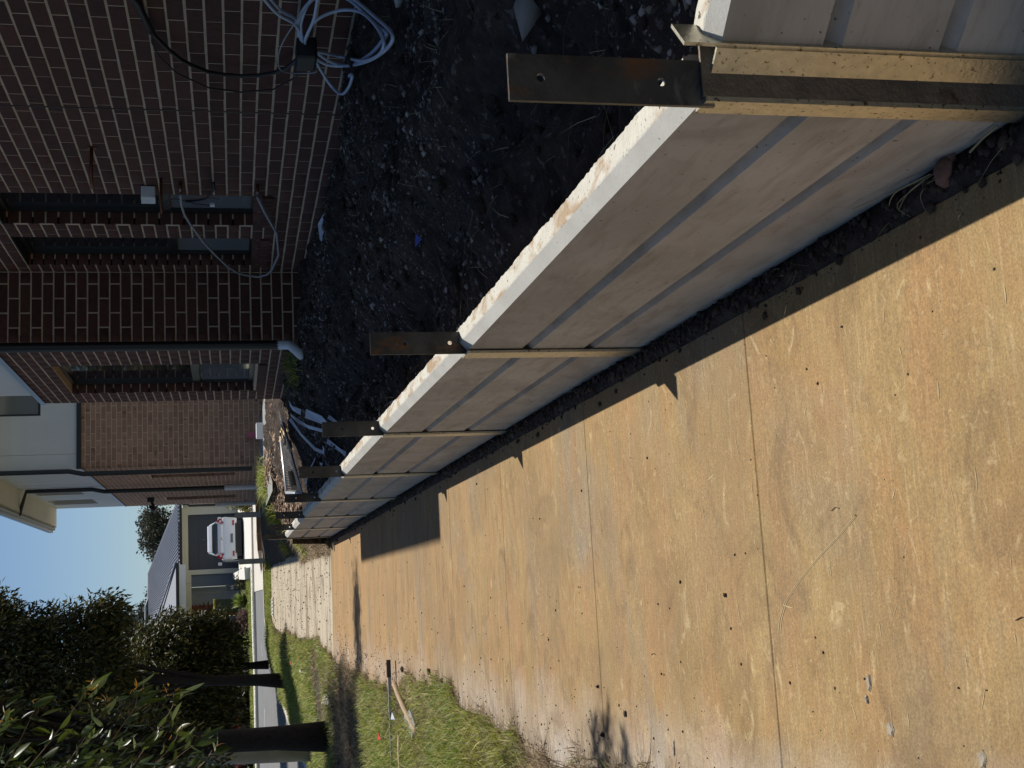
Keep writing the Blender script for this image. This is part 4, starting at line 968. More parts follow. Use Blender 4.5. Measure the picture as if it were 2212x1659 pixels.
MB().add([(-.40, 52.8, 1.15), (.08, 52.8, 1.15), (.08, 53.3, 1.15), (-.40, 53.3, 1.15), (-.42, 52.75, 2.13), (.11, 52.75, 2.13), (.11, 53.4, 2.13), (-.42, 53.4, 2.13)], [(0, 1, 5, 4), (1, 2, 6, 5), (2, 3, 7, 6), (3, 0, 4, 7), (0, 3, 2, 1)]).build('body', 'bin', o)
MB().box(-.45, .13, 52.7, 53.45, 2.13, 2.20).build('lid', 'yellow', o, bevel=.02)
s = MB(); s.tube([(-.44, 53.3, 1.12), (-.36, 53.3, 1.12)], .12, 12); s.build('wheel', 'rubber', o)

# grass --------------------------------------------------------------
def blades(name, x, y, z, h, w_, mat, lean=.5, **props):
    n = len(x); p = np.stack([x, y, z], -1); a = RNG.uniform(0, 6.28, n); ln = RNG.uniform(.1, lean, n)
    d = np.stack([np.cos(a)*ln, np.sin(a)*ln, np.ones(n)], -1); s_ = np.stack([-np.sin(a+RNG.normal(0, .6, n)), np.cos(a), 0*a], -1)
    h = h[:, None]; w2 = w_[:, None]/2
    m = p+d*h*.55; t = p+d*h*np.array([1.7, 1.7, .92])
    V = np.stack([p-s_*w2, p+s_*w2, m+s_*w2*.8, m-s_*w2*.8, t], 1).reshape(-1, 3)
    i = (np.arange(n)*5)[:, None]; F_ = np.concatenate([i+np.array([[0, 1, 2]]), i+np.array([[0, 2, 3]]), i+np.array([[3, 2, 4]])], 0)
    return npmesh(name, V, F_, mat, kind='stuff', **props)
edge = lambda y: -.735-.035*np.sin(y*9.1+2*np.sin(y*2.3))-.02*np.sin(y*23+np.sin(y*7))-.055*np.sin(y*1.3)-.03*np.sin(y*3.7+1)+np.interp(y, [4, 7, 9, 11, 13, 15.5, 17, 21, 24, 27, 30], [.02, .10, .08, -.03, -.11, -.06, .05, .10, .06, .18, .3])
def vz(x, y): return G(x, y)-.005+.035*np.clip((-.72-x)/.3, 0, 1)+.015*fbm(x, y, 3.0, 4, .6, 11)*np.clip((-.70-x)/.2, 0, 1)
xs = np.linspace(-4.4, -.60, 90); ys = np.linspace(-2, 32.5, 300)
def vsheet(x, y):
    z = vz(x, y); kx = np.interp(y, [p[1] for p in near[:11]], [p[0] for p in near[:11]])
    z = np.where(x > -.80, z-.06*np.clip((x+.80)/.1, 0, 1)-.02, z)
    z = np.where(x < kx+.15, G(x, y)-.12, z); return z
V, F_ = grid(xs, ys, vsheet); npmesh('verge', V, F_, 'verge', smooth=True, kind='structure')
n = 190000
y = 3.5+(RNG.uniform(0, 1, n)**1.25)*26; x = edge(y)-np.abs(RNG.uniform(-.03, 1, n))*np.interp(y, [3, 10, 30], [.9, 2.0, 3.6])
kx = np.interp(y, [p[1] for p in near[:11]], [p[0] for p in near[:11]])+.24
cl_ = fbm(x, y, 1.6, 4, .6, 12)
k = (x > kx) & (cl_ > -.42+.22*RNG.normal(size=n))
bare = 1.15*np.exp(-((x+1.75)/1.05)**4-((y-14.4)/2.3)**4)+.8*np.exp(-((x+1.9)/1.2)**2-((y-19.8)/.45)**2)
k &= RNG.uniform(0, 1, n) > bare*.95
x, y, cl_ = x[k], y[k], cl_[k]
h = (.035+.05*RNG.uniform(0, 1, len(x)))*(1+.5*np.clip(cl_, 0, 1))*(.85+.02*y); wd_ = .0028+.00042*y
wv = wd_*RNG.uniform(.7, 1.3, len(x))
dry = (RNG.uniform(0, 1, len(x)) < .16+.25*(x > edge(y)-.22)+.75*np.clip(fbm(x, y, 1.9, 3, .6, 31)-.15, 0, .8))
blades('grass', x[~dry], y[~dry], vz(x, y)[~dry]-.006, h[~dry], wv[~dry], 'blade', lean=.9)
n = 26000
y2 = 4+(RNG.uniform(0, 1, n)**1.2)*24; x2_ = edge(y2)-np.abs(RNG.normal(0, .35, n))+.03
xb = -1.55+RNG.normal(0, .55, 7000); yb = 14.6+RNG.normal(0, 1.5, 7000)
nm = 5200; xm = -.88-RNG.uniform(0, 1, nm)*1.9; ym = 14.4+RNG.uniform(-2.4, 2.4, nm)
rocks('leaf_litter', np.stack([xm, ym, vz(xm, ym)+.008], -1), .008+.022*RNG.uniform(0, 1, nm)**2, 'litter', flat=.35, kind='stuff')
xe = RNG.uniform(.52, 1.0, 2600); ye = 16.1+RNG.uniform(0, 1, 2600)**1.3*4
xx = np.concatenate([x[dry], x2_, xb]); yy = np.concatenate([y[dry], y2, yb]); k = xx < edge(yy)+.06; xx, yy = xx[k], yy[k]
blades('dry_grass', xx, yy, vz(xx, yy)-.006, .018+.05*RNG.uniform(0, 1, len(xx)), (.0026+.0004*yy)*RNG.uniform(.6, 1.2, len(xx)), 'blade_dry', lean=2.2)
# far lawn strips across the street and lawn at the end of the walk
n = 26000; x = RNG.uniform(-9, 1.0, n); y = RNG.uniform(43.4, 50, n)
blades('far_lawn', x, y, G(x, y)-.01, RNG.uniform(.04, .09, n), RNG.uniform(.02, .04, n), 'blade')
n = 9000; x = RNG.uniform(-9, 1.0, n); y = RNG.uniform(40.3, 41.8, n); blades('far_verge_grass', x, y, G(x, y)-.01, RNG.uniform(.03, .07, n), RNG.uniform(.02, .04, n), 'blade')
n = 14000; x = RNG.uniform(-1.2, 3, n); y = 27.45+RNG.uniform(0, 1, n)*3.6
k = (y < 31.2) & ((x > .75) | True); blades('lawn_strip', x[k], y[k], G(x[k], y[k])-.03, RNG.uniform(.05, .10, k.sum()), RNG.uniform(.012, .02, k.sum()), 'blade')
# green tufts on the lot and beside the timber edge
def tuft(lab, x, y, r, n, h, cat='grass tuft', zf=None):
    xx = x+RNG.normal(0, r, n); yy = y+RNG.normal(0, r*1.6, n); zz = (S if zf is None else zf)(xx, yy)
    xx = x+(xx-x)*.8; o = blades('grass_tuft', xx, yy, zz-.01, h*RNG.uniform(.5, 1.2, n), (.004+.0005*yy)*RNG.uniform(.7, 1.2, n), 'blade', lean=1.2); del o['kind']
    o['label'] = lab; o['category'] = cat; o['group'] = 'grass tufts on the bare lot'
blades('dry_weeds', xe, ye, S(xe, ye)*(xe > .7)+P(ye)*(xe <= .7)-.005, RNG.uniform(.02, .09, 2600), RNG.uniform(.008, .016, 2600), 'blade_dry', lean=2.0)
tuft('dark green weeds at the foot of the black downpipe', 2.02, 11.1, .12, 260, .16)
tuft('bright green tuft behind the third and fourth posts, by the mulch', 1.75, 19.6, .16, 700, .17)
tuft('bright green tuft behind the fifth post, beside the mulch', 1.35, 20.6, .16, 600, .16)
tuft('small bright green tuft at the edge of the pale path by the shaded bed', .74, 19.2, .07, 300, .10)
tuft('second small green tuft at the far end of the shaded bed', .84, 21.6, .06, 260, .12)
n = 1500; xx = RNG.uniform(.95, 2.6, n); yy = RNG.uniform(2.2, 12, n); zz = lot(xx, yy)
blades('straw_litter', xx, yy, zz+.004, RNG.uniform(.01, .06, n), np.full(n, .0022), 'straw', lean=4.5)
n = 160; xx = RNG.uniform(.67, .725, n); yy = RNG.uniform(1.5, 14, n); blades('dead_grass_wisps', xx, yy, P(yy)+.01, RNG.uniform(.01, .05, n), np.full(n, .0018), 'straw', lean=4)
# mulch and debris in the sunlit gap behind the wall
n = 5200
yy = 12.9+RNG.uniform(0, 1, n)*7; xx = .95+RNG.uniform(0, 1, n)*np.interp(yy, [12.9, 14, 20], [1.1, 1.5, 1.2])
pan = (yy > 12.7+.0*xx) & (yy < 15.3) & (xx > 1.02) & (xx < 2.3) & (yy < 14.4+(xx-1.17)*.85)
zm = S(xx, yy)+.03*fbm(xx, yy, 5, 3, .6, 15)+.02-.07*pan
rocks('bark_mulch', np.stack([xx, yy, zm], -1), .012+.03*RNG.uniform(0, 1, n)**2, 'mulch', flat=.45, kind='stuff')

# ------------------------------------------------------------------ small things on the lot
def lz(x, y): return float(lot(np.array([x]), np.array([y]))[0])
tf = wthing('fence_panel', 'temporary wire mesh fence panel with pale tubular frame lying on the mulch', 'fence panel', (1.5, 14, .85))
A_, B_ = Vector((2.16, 14.2, .80)), Vector((1.20, 14.0, .74)); A2, B2_ = Vector((2.05, 12.2, .86)), Vector((1.06, 12.6, .75))
c1, c2, c3, c4 = Vector((2.25, 15.2, .80)), Vector((1.06, 12.95, .765)), Vector((1.02, 11.2, .74)), Vector((2.02, 12.6, .86))
c1, c2 = Vector((2.22, 14.85, .80)), Vector((1.13, 13.85, .755)); c3, c4 = Vector((.98, 12.2, .68)), Vector((1.74, 12.7, .82))
MB().tube([c1, c2], .016, 8).tube([c2, c3], .019, 8).tube([c3, c4], .012, 8).build('frame_tube', 'mesh', tf, smooth=True)
MB().tube([c1+Vector((0, -.09, .005)), c2+Vector((0, -.09, .005))], .010, 6).build('rail', 'mesh', tf, smooth=True)
s = MB()
for k in range(34):
    t = k/33; s.tube([c1.lerp(c2, t), c4.lerp(c3, t)+Vector((0, 0, .01*math.sin(k)))], .0013, 4, False)
for k in range(16):
    t = k/15; s.tube([c1.lerp(c4, t), c2.lerp(c3, t)], .0013, 4, False)
s.build('wire_mesh', 'mesh', tf, kind='stuff')
bp = wthing('white_plastic_strap', 'tangle of crumpled white plastic strapping lying on the dark soil', 'strapping', (1.3, 10.3, .7))
def strapline(pts, w_=.022):
    V, F_ = [], []
    P3 = [Vector((a, b, lz(a, b)+.015+c)) for a, b, c in pts]
    for i, p in enumerate(P3):
        t = (P3[min(i+1, len(P3)-1)]-P3[max(i-1, 0)]).normalized(); sd_ = t.cross(Vector((0, 0, 1))).normalized()*w_*random.uniform(.8, 1.2)
        sd_.z += random.uniform(-.008, .008); V += [p-sd_, p+sd_, p+sd_-Vector((0, 0, .002)), p-sd_-Vector((0, 0, .002))]
    for i in range(len(P3)-1):
        a, b = 4*i, 4*i+4
        F_ += [(a, a+1, b+1, b), (a+3, b+3, b+2, a+2), (a, b, b+3, a+3), (a+1, a+2, b+2, b+1)]
    MB().add(V, F_).build('strap', 'white', bp)
strapline([(1.80, 12.3, .0), (1.70, 11.9, .03), (1.56, 11.4, .02), (1.45, 10.9, .05), (1.33, 10.4, .03), (1.20, 9.9, .04), (1.05, 9.3, .02), (.98, 8.9, .0)], .016)
strapline([(1.62, 11.6, .06), (1.42, 11.2, .08), (1.30, 11.3, .05), (1.22, 10.9, .07), (1.28, 10.2, .06), (1.38, 9.8, .08), (1.28, 9.5, .05)], .013)
strapline([(1.48, 10.3, .09), (1.38, 10.0, .10), (1.30, 9.75, .09), (1.20, 9.55, .10)], .032)
strapline([(1.75, 11.5, .05), (1.66, 11.2, .07), (1.58, 10.9, .05)], .024)
strapline([(1.18, 11.4, .04), (1.13, 11.0, .05), (1.10, 10.6, .05), (1.20, 10.3, .05)], .012)
strapline([(1.26, 11.7, .03), (1.16, 12.0, .02), (1.08, 12.4, .02)], .018)
o = wthing('torn_card', 'crumpled cream packaging in the sun beside the wire mesh panel', 'packaging', (1.62, 13.1, .8))
s = MB()
for k in range(9):
    x_, y_ = 1.76-.04*k+random.uniform(-.02, .02), 13.2-.10*k; zz = lz(x_, y_)+.05+random.uniform(0, .04)
    s.add([(x_-.05, y_-.07, zz), (x_+.05, y_-.05, zz+.03), (x_+.04, y_+.07, zz), (x_-.04, y_+.06, zz+.035)], [(0, 1, 2, 3)])
s.build('card', 'wood', o)
o = wthing('timber_stake', 'timber stake topped by a white block beside the tan brick house', 'stake', (2.45, 18.5, .8))
MB().box(2.38, 2.50, 18.46, 18.54, .6, .88).build('stake', 'wood', o); MB().box(2.31, 2.53, 18.42, 18.60, .88, .985).build('block', 'stub', o, bevel=.012)
MB().tube([(2.86, 22.38, .84), (2.86, 22.38, 1.08)], .055, 14).build('pink_pipe', 'pink', smooth=False, **T('short pink pipe stub standing against the foot of the tan brick wall', 'pipe'))
MB().tube([(1.18, 12.2, .78), (1.02, 12.0, .76)], .03, 8).build('pale_offcut', 'wood', **T('pale timber offcut lying just behind the fourth post', 'offcut')) 
for (x, y, r, lab) in ((1.47, 2.96, .075, 'pale angular rock at the picture edge above the nearest bracket plate'), (2.30, 4.6, .05, 'pale stone under the cable coil'), (1.9, 6.0, .035, 'lone pale stone on the open soil'), (1.20, 6.9, .03, 'light stone in the trench behind the second post')):
    o = rocks('pale_rock', [(0, 0, 0)], [r], 'stone', **T(lab, 'rock', 'pale rocks on the dark soil')); o.location = (x, y, lz(x, y)+r*.3)
s = MB(); s.add([(0, 0, 0), (.03, .02, .02), (.02, .06, .01), (-.02, .05, .02)], [(0, 1, 2, 3), (3, 2, 1, 0)])
o = s.build('blue_scrap', 'blue', **T('small scrap of blue plastic half buried in the dark soil', 'litter')); o.location = (1.35, 4.7, lz(1.35, 4.7)+.01)
s = MB(); s.add([(-.02, -.30, 0), (.03, -.28, .03), (.045, 0, .05), (.02, .28, .02), (-.03, .26, .0), (-.04, 0, .02)], [(0, 1, 2, 5), (5, 2, 3, 4)])
o = s.build('plastic_sheet', 'white', **T('crumpled pale blue-white plastic strip on the soil beneath the first window', 'litter')); o.location = (2.50, 8.5, lz(2.50, 8.5)+.02)
o = rocks('red_brown_rock', [(0, 0, 0), (.022, -.012, -.004)], [.030, .018], 'redrock', flat=.8, **T('red-brown broken rock wedged at the foot of the wall near the nearest post', 'rock')); o.location = (.705, 1.985, float(P(1.985))+.018)
ws = wthing('dry_weed', 'pale dry grass stems at the foot of the wall beside the red-brown rock', 'weed', (.71, 2.06, .02))
s = MB()
for (a, b, c) in (((.716, 2.02, .03), (.700, 2.10, .045), (.672, 2.19, .025)), ((.716, 2.03, .03), (.690, 2.13, .050), (.668, 2.14, .02)), ((.715, 2.04, .03), (.715, 2.16, .06), (.719, 2.26, .075)), ((.710, 2.02, .03), (.69, 2.07, .035), (.66, 2.08, .022)), ((.716, 2.03, .035), (.712, 2.13, .052), (.70, 2.20, .03))):
    s.tube(spl([a, b, c], 5), .0011, 5)
s.build('stem', 'straw', ws)
MB().tube([(.722, 1.80, .045), (.718, 1.85, .042), (.712, 1.90, .035)], .0022, 6).build('twig', 'straw', smooth=True, **T('short pale twig on the soil right under the nearest post', 'twig'))
for (x, y, lab) in ((-.10, 1.93, 'curved dark twig near the long scratch'), (.13, 2.56, 'thin dark curl of straw beside the scratch'), (-.235, 3.86, 'small curved straw on the third slab'), (-.21, 5.3, 'pale stick lying along the walk near the verge')):
    MB().tube([(-.0, -.018, .002), (.003, 0, .003), (-.003, .02, .002)], .0009 if y < 5 else .003, 5).build('straw_piece', 'straw' if y > 5 else 'clod', **T(lab, 'straw', 'bits of straw on the footpath')).location = (x, y, float(P(y)))
# tall weed stems over the walk edge
we = wthing('weed_stems', 'thin brown weed stems standing at the grass edge over the second slab', 'weed', (-.70, 5.0, .04))
s = MB()
for (pts) in ([(-.72, 4.95, .03), (-.70, 4.97, .12), (-.66, 5.0, .20), (-.62, 5.0, .26), (-.605, 5.0, .265)], [(-.72, 4.96, .03), (-.69, 4.93, .10), (-.65, 4.9, .17), (-.63, 4.88, .20)], [(-.71, 5.1, .03), (-.70, 5.12, .10), (-.69, 5.12, .14)], [(-.70, 5.3, .03), (-.66, 5.32, .10)], [(-.70, 5.6, .04), (-.67, 5.62, .09)], [(-.72, 5.8, .04), (-.68, 5.82, .11)], [(-.73, 4.7, .04), (-.71, 4.7, .10)]):
    s.tube(spl(pts, 5), .0016, 5)
s.build('stem', 'stick', we)
# picket, stick, slab on the verge
o = wthing('steel_picket', 'steel picket lying across the grass with its black tip over the footpath', 'picket', (-.8, 10.2, .1))
MB().box(-.66, -.525, 10.175, 10.225, .125, .155).build('tip', 'black', o); MB().box(-1.9, -.66, 10.185, 10.215, .125, .150).build('shaft', 'gutter', o)
MB().tube(spl([(-.70, 10.02, .12), (-.80, 9.6, .125), (-.88, 9.2, .125), (-.95, 8.85, .12)], 5), .021, 9).build('timber_pole_piece', 'stick', smooth=True, **T('weathered round stick lying in the grass against the picket', 'stick'))
MB().tube(spl([(-1.05, 9.75, .13), (-1.2, 9.72, .14), (-1.4, 9.70, .135), (-1.7, 9.6, .13)], 5), .013, 7).build('pale_branch', 'wood', smooth=True, **T('thin pale branch lying in the grass parallel to the picket', 'branch'))
s = MB(); s.add([(-.90, 9.45, .10), (-1.02, 9.05, .10), (-.90, 8.85, .10), (-.82, 9.1, .10), (-.90, 9.45, .13), (-1.02, 9.05, .13), (-.90, 8.85, .13), (-.82, 9.1, .13)], [(4, 5, 6, 7), (0, 1, 5, 4), (1, 2, 6, 5), (2, 3, 7, 6), (3, 0, 4, 7)])
s.build('flat_stone', 'pole', **T('flat grey stone in the grass beside the weathered stick', 'stone'))
s = MB(); s.add([(-1.13, 16.3, .15), (-1.36, 16.5, .15), (-1.42, 17.6, .15), (-1.30, 17.5, .15), (-1.13, 16.3, .19), (-1.36, 16.5, .20), (-1.42, 17.6, .22), (-1.30, 17.5, .19)], [(4, 5, 6, 7), (0, 1, 5, 4), (1, 2, 6, 5), (2, 3, 7, 6), (3, 0, 4, 7)])
s.build('pale_slab', 'kerb', **T('pale concrete slab fragment on the grass near the nearest tree trunk', 'slab'))
for (x, y, m_, lab) in ((-1.15, 10.6, 'redbit', 'red scrap in the grass beside the picket'), (-1.28, 9.1, 'white', 'white scrap in the grass left of the flat stone'), (-1.55, 9.0, 'white', 'white scrap at the left picture edge on the grass'), (-.93, 9.9, 'white', 'white scrap beside the weathered stick'), (-1.05, 21.5, 'redbit', 'tiny red scrap on the far grass'), (-1.1, 20.0, 'white', 'tiny white scrap on the far grass')):
    s = MB(); s.add([(-.025, -.04, 0), (.03, -.03, .02), (.02, .05, .005), (-.03, .03, .025)], [(0, 1, 2, 3), (3, 2, 1, 0)])
    s.build('litter_scrap', m_, **T(lab, 'litter', 'scraps of litter on the verge')).location = (x, y, float(vz(np.array([x]), np.array([y]))[0])+.05)
# grey pole
o = wthing('street_pole', 'pale grey slender street pole standing behind the nearest tree trunk', 'pole', (-2.36, 20, .2))
MB().tube([(-2.36, 20, .1), (-2.30, 20, 2.0), (-2.22, 20, 5.0), (-2.20, 20, 9.0)], [.105, .098, .08, .05], 14).build('shaft', 'pole', o, smooth=True)

# ------------------------------------------------------------------ cars
def car(name, lab, paint, loc, rz, hatch=True):
    c = thing(name, lab, 'car', loc, None, rz)
    # stations from rear (y=0) to front; (y, half width low, half width waist, z sill, z waist)
    st = [(0.0, .64, .72, .42, .84), (.05, .76, .81, .37, .93), (.20, .81, .845, .36, .97), (.9, .83, .86, .34, .97), (2.2, .83, .86, .34, .95), (3.1, .82, .85, .34, .90), (3.7, .76, .78, .36, .80), (3.95, .60, .62, .40, .70)]
    V, F_ = [], []
    for (y, wl_, ww, zs, zw) in st:
        ring = [(-wl_, zs), (-wl_-.02, (zs+zw)*.45), (-ww, (zs+zw)*.62), (-ww+.02, zw-.04), (-ww+.08, zw), (0, zw+.015), (ww-.08, zw), (ww-.02, zw-.04), (ww, (zs+zw)*.62), (wl_+.02, (zs+zw)*.45), (wl_, zs)]
        V += [(x, y, z) for x, z in ring]
    m = 11
    for i in range(len(st)-1):
        for k in range(m): F_.append((i*m+k, (i+1)*m+k, (i+1)*m+(k+1) % m, i*m+(k+1) % m))
    F_.append(tuple(range(m))); F_.append(tuple((len(st)-1)*m+k for k in range(m))[::-1])
    MB().add(V, F_).build('body', paint, c, smooth=True, bevel=.06)
    # cabin: tapered, roof with spoiler
    cab = [(.10, .74, .95, .66, 1.24), (.24, .76, .95, .56, 1.46), (.9, .78, .94, .56, 1.50), (1.8, .78, .93, .55, 1.47), (2.9, .74, .90, .66, .98)]
    V, F_ = [], []
    for (y, wb, zb_, wt, zt) in cab:
        V += [(-wb, y, zb_), (-wt, y+.02, zt-.05), (-wt+.07, y+.02, zt), (wt-.07, y+.02, zt), (wt, y+.02, zt-.05), (wb, y, zb_)]
    for i in range(4):
        for k in range(5): F_.append((i*6+k, (i+1)*6+k, (i+1)*6+k+1, i*6+k+1))
    F_.append((0, 1, 2, 3, 4, 5)); F_.append((24, 29, 28, 27, 26, 25))
    MB().add(V, F_).build('cabin', paint, c, bevel=.015)
    # tail gate face
    MB().add([(-.50, .02, .74), (.50, .02, .74), (.56, .02, .98), (-.56, .02, .98), (-.55, .080, 1.10), (.55, .080, 1.10)], [(0, 1, 2, 3), (3, 2, 5, 4)]).build('tailgate', paint, c)
    MB().add([(-.57, .088, 1.10), (.57, .088, 1.10), (.62, .092, 1.20), (.54, .125, 1.315), (-.54, .125, 1.315), (-.62, .092, 1.20)], [(0, 1, 2, 3, 4, 5)]).build('rear_window', 'carglass', c)
    MB().add([(-.54, .10, 1.32), (.54, .10, 1.32), (.50, .30, 1.50), (-.50, .30, 1.50), (-.53, .08, 1.35), (.53, .08, 1.35), (.50, .16, 1.47), (-.50, .16, 1.47)], [(4, 5, 6, 7), (0, 4, 7, 3), (1, 2, 6, 5), (3, 7, 6, 2), (0, 1, 5, 4)]).build('spoiler', paint, c, bevel=.012)
    for sx in (-1, 1):
        MB().add([(sx*.60, -.005, .86), (sx*.80, .10, .90), (sx*.78, .12, 1.04), (sx*.68, .07, 1.15), (sx*.60, .02, 1.00)], [(0, 1, 2, 3, 4) if sx > 0 else (4, 3, 2, 1, 0)]).build('tail_lamp', 'lamp', c)
        MB().add([(sx*.62, -.012, .95), (sx*.72, .035, .96), (sx*.70, .045, 1.03), (sx*.62, .01, 1.04)], [(0, 1, 2, 3) if sx > 0 else (3, 2, 1, 0)]).build('reversing_lamp', 'lampclear', c)
        MB().box(min(sx*.50, sx*.70), max(sx*.50, sx*.70), -.02, .03, .46, .53).build('reflector', 'lamp', c)
        MB().box(sx*.86-(.13 if sx < 0 else 0), sx*.86+(.13 if sx > 0 else 0), 2.35, 2.43, .98, 1.12).build('mirror', paint, c, bevel=.02)
        MB().add([(sx*.775, .45, .96), (sx*.785, 2.7, .95), (sx*.60, 1.9, 1.40), (sx*.60, .55, 1.40)], [(0, 1, 2, 3)]).build('side_window', 'carglass', c)
        for yy in (.62, 3.15):
            s = MB(); s.tube([(sx*.66, yy, .30), (sx*.85, yy, .30)], .30, 20); wo_ = s.build('wheel', 'rubber', c); MB().tube([(sx*.84, yy, .30), (sx*.862, yy, .30)], .19, 14).build('rim', 'chrome', wo_)
    pl = MB().box(-.19, .19, -.022, -.005, .50, .62).build('number_plate', 'render', c)
    MB().box(-.175, .175, -.026, -.0225, .515, .605).build('plate_field', 'bluegrey', pl)
    MB().box(-.06, .06, -.005, .02, .915, .955).build('badge', 'chrome', c)
    MB().tube([(0, .09, 1.115), (.20, .10, 1.13), (.30, .13, 1.16)], .010, 6).build('wiper', 'black', c)
    MB().tube([(0, .40, 1.49), (0, .28, 1.66)], .007, 6).build('aerial', 'black', c)
    MB().box(-.70, .70, .10, 3.7, .18, .345).build('underbody', 'black', c)
    MB().box(-.58, .58, -.012, .05, .34, .425).build('bumper_insert', 'black', c)
    return c
car('white_hatchback', 'white hatchback parked rear-on in front of the charcoal garage door', 'carpaint', (2.45, 51, .87), 0)
car('red_car', 'red car parked across the road, mostly hidden behind the nearest trunk and pole', 'redcar', (-8.0, 45.5, .86), math.radians(-78))

# ------------------------------------------------------------------ near hanging branch, each leaf its own object
br = wthing('gum_tree', 'near gum tree whose sunlit leafy twigs hang into the left edge of the view', 'tree', (-3.7, 5.0, 0), 'street trees on the grass verge')
_o, _cen = leafcloud('crown', [(-3.9, 5.2, 4.3, 1.9, 2.6, 2.2, 5), (-2.9, 4.2, 5.6, 1.7, 2.2, 1.3, 3), (-4.6, 1.5, 4.6, 1.6, 2.0, 2.0, 3)], 60000, .12, .036, 'leaf', br, .5, .25)  # crown out of view, added to block sky light from the left
limbs(br, (-3.7, 5.0, .0), (-3.6, 4.9, 4.6), .16, _cen)
def leafmesh(L_, W_, curl):
    V, F_ = [], []; n = 6
    for k in range(n+1):
        t = k/n; w_ = W_*math.sin(math.pi*min(1, t*.92+.04))**.8*(1-.35*t); x = L_*t; z = -curl*t*t*L_
        if k == n: w_ = .0004
        V += [(x, -w_/2, z+abs(w_)*.18), (x, 0, z), (x, w_/2, z+abs(w_)*.18)]
    for k in range(n):
        a = 3*k; F_ += [(a, a+1, a+4, a+3), (a+1, a+2, a+5, a+4)]
    me = bpy.data.meshes.new('leaf'); me.from_pydata(V, [], F_); me.update(); me.shade_smooth(); return me
LM = [leafmesh(.110, .036, .15), leafmesh(.090, .032, .4), leafmesh(.125, .028, .05), leafmesh(.068, .034, .25)]
for m_ in LM: m_.materials.append(MAT['leafbig'])
YM = [leafmesh(.05, .011, .5), leafmesh(.038, .009, .2)]
for m_ in YM: m_.materials.append(MAT['leafyoung'])
def place_leaf(me, p, ax, roll, sc_=1.0):
    o = bpy.data.objects.new('leaf', me); C.objects.link(o); o.parent = br; o.matrix_parent_inverse = Matrix.Translation(-br.location)
    q = Vector(ax).normalized().to_track_quat('X', 'Z'); o.rotation_mode = 'QUATERNION'
    from mathutils import Quaternion
    o.rotation_quaternion = q @ Quaternion((1, 0, 0), roll); o.location = p; o.scale = (sc_,)*3
TW = [([(-1.05, 6.7, 2.72), (-.85, 6.6, 2.60), (-.66, 6.5, 2.50), (-.50, 6.5, 2.40)], 11), ([(-1.0, 6.4, 2.60), (-.82, 6.4, 2.45), (-.60, 6.45, 2.32), (-.42, 6.5, 2.24)], 12),
      ([(-1.0, 6.8, 2.45), (-.80, 6.7, 2.35), (-.62, 6.6, 2.20), (-.46, 6.6, 2.08), (-.38, 6.6, 2.03)], 12), ([(-.98, 6.3, 2.30), (-.78, 6.4, 2.15), (-.60, 6.4, 2.02), (-.46, 6.5, 1.93)], 12),
      ([(-1.0, 6.6, 2.15), (-.80, 6.55, 2.02), (-.62, 6.5, 1.90), (-.48, 6.5, 1.80), (-.39, 6.5, 1.79)], 10), ([(-1.0, 6.9, 2.0), (-.82, 6.8, 1.86), (-.66, 6.7, 1.74), (-.50, 6.6, 1.63), (-.42, 6.5, 1.62)], 10),
      ([(-.98, 6.2, 1.90), (-.84, 6.3, 1.75), (-.72, 6.4, 1.60), (-.66, 6.45, 1.50)], 9), ([(-1.0, 6.6, 1.75), (-.86, 6.6, 1.58), (-.76, 6.55, 1.47), (-.71, 6.5, 1.44)], 7),
      ([(-1.0, 7.1, 2.75), (-.80, 7.0, 2.62), (-.60, 7.0, 2.54), (-.50, 7.0, 2.46)], 10), ([(-1.0, 7.2, 1.9), (-.86, 7.1, 1.78), (-.74, 7.1, 1.66), (-.66, 7.0, 1.62)], 8)]
s = MB()
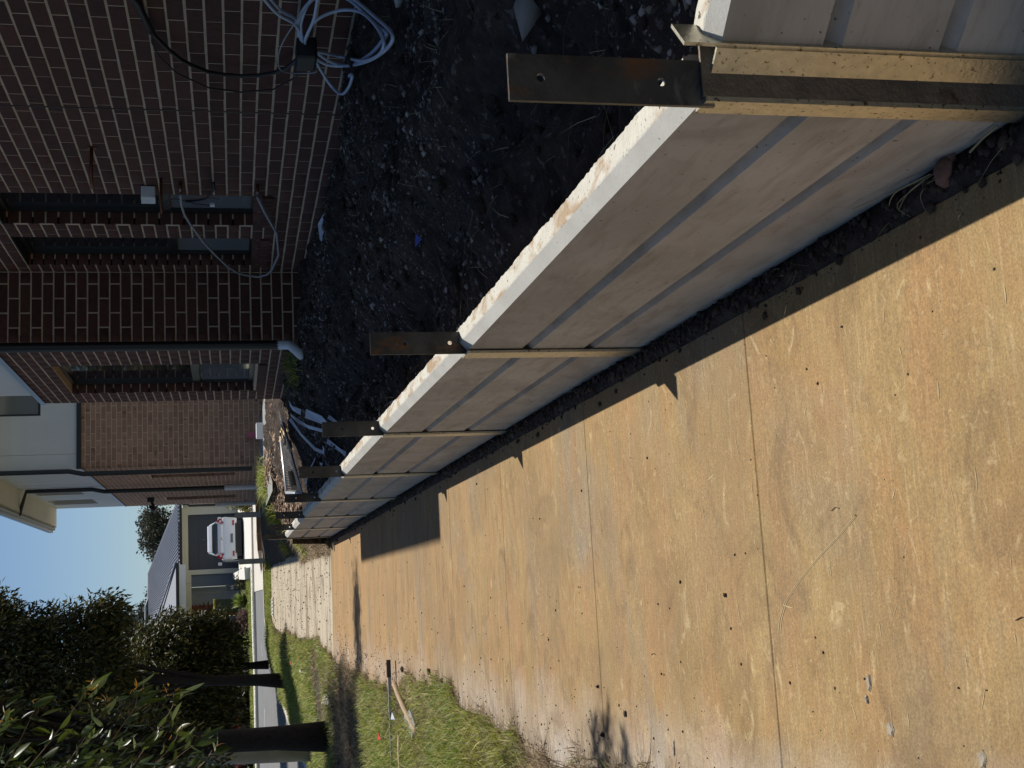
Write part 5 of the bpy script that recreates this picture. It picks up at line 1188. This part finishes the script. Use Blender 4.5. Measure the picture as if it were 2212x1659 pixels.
for (pts, nl_) in TW:
    sp = spl(pts, 6); s.tube(sp, [.0045-.0035*i/len(sp) for i in range(len(sp))], 5)
    for k in range(nl_*2):
        i = random.randint(3, len(sp)-1); p = Vector(sp[i])+Vector((random.gauss(0, .02), random.gauss(0, .05), random.gauss(0, .02)))
        ax = (random.gauss(.38, .4), random.gauss(-.05, .35), random.gauss(-.85, .35))
        place_leaf(random.choice(LM), p, ax, random.uniform(0, 6.28), random.uniform(.7, 1.15))
    e = Vector(sp[-1])
    for k in range(random.choice((2, 5, 6))):
        place_leaf(random.choice(YM), e+Vector((random.gauss(0, .018), random.gauss(0, .02), random.gauss(0, .018))), (random.gauss(.4, .6), random.gauss(0, .5), random.gauss(-.2, .7)), random.uniform(0, 6.28), random.uniform(.7, 1.2))
s.build('twigs', 'twig', br)
for k in range(22):          # denser leaves toward the picture edge
    z = random.uniform(1.45, 2.62); x = -.60-.06*(2.4-z)-abs(random.gauss(0, .12))
    place_leaf(random.choice(LM), (x, random.uniform(6.1, 7.3), z), (random.gauss(.3, .4), random.gauss(0, .4), random.gauss(-.85, .3)), random.uniform(0, 6.28), random.uniform(.7, 1.15))
o = mkobj('foliage', leafcloud('tmpcloud', [(-1.0, 7.0, 2.1, .20, .5, .75, 1)], 600, .11, .03, 'leafbig', None, .9, .10, 12)[0].data, None, br, kind='stuff')
bpy.data.objects.remove(bpy.data.objects['tmpcloud'])
# leaf bunch high overhead whose shadow reaches the walk
ob = wthing('high_branch', 'bunch of gum leaves on a high branch above the walk', 'branch', (.25, 5.7, 4.1))
leafcloud('foliage', [(.28, 6.0, 4.05, .17, .02, .03, 1), (.36, 5.84, 4.0, .20, .02, .03, 1.3), (.24, 5.66, 4.0, .17, .02, .03, 1)], 260, .12, .026, 'leafbig', ob, .1, .022, 10)
MB().tube([(-3.4, 7.5, 4.6), (-1.6, 6.6, 4.6), (.0, 5.9, 4.25), (.3, 5.75, 4.12)], [.05, .03, .012, .006], 6).build('limb', 'bark', ob)
for me in bpy.data.meshes:
    if me.users == 0: bpy.data.meshes.remove(me)
if 'label' in so: del so['label']
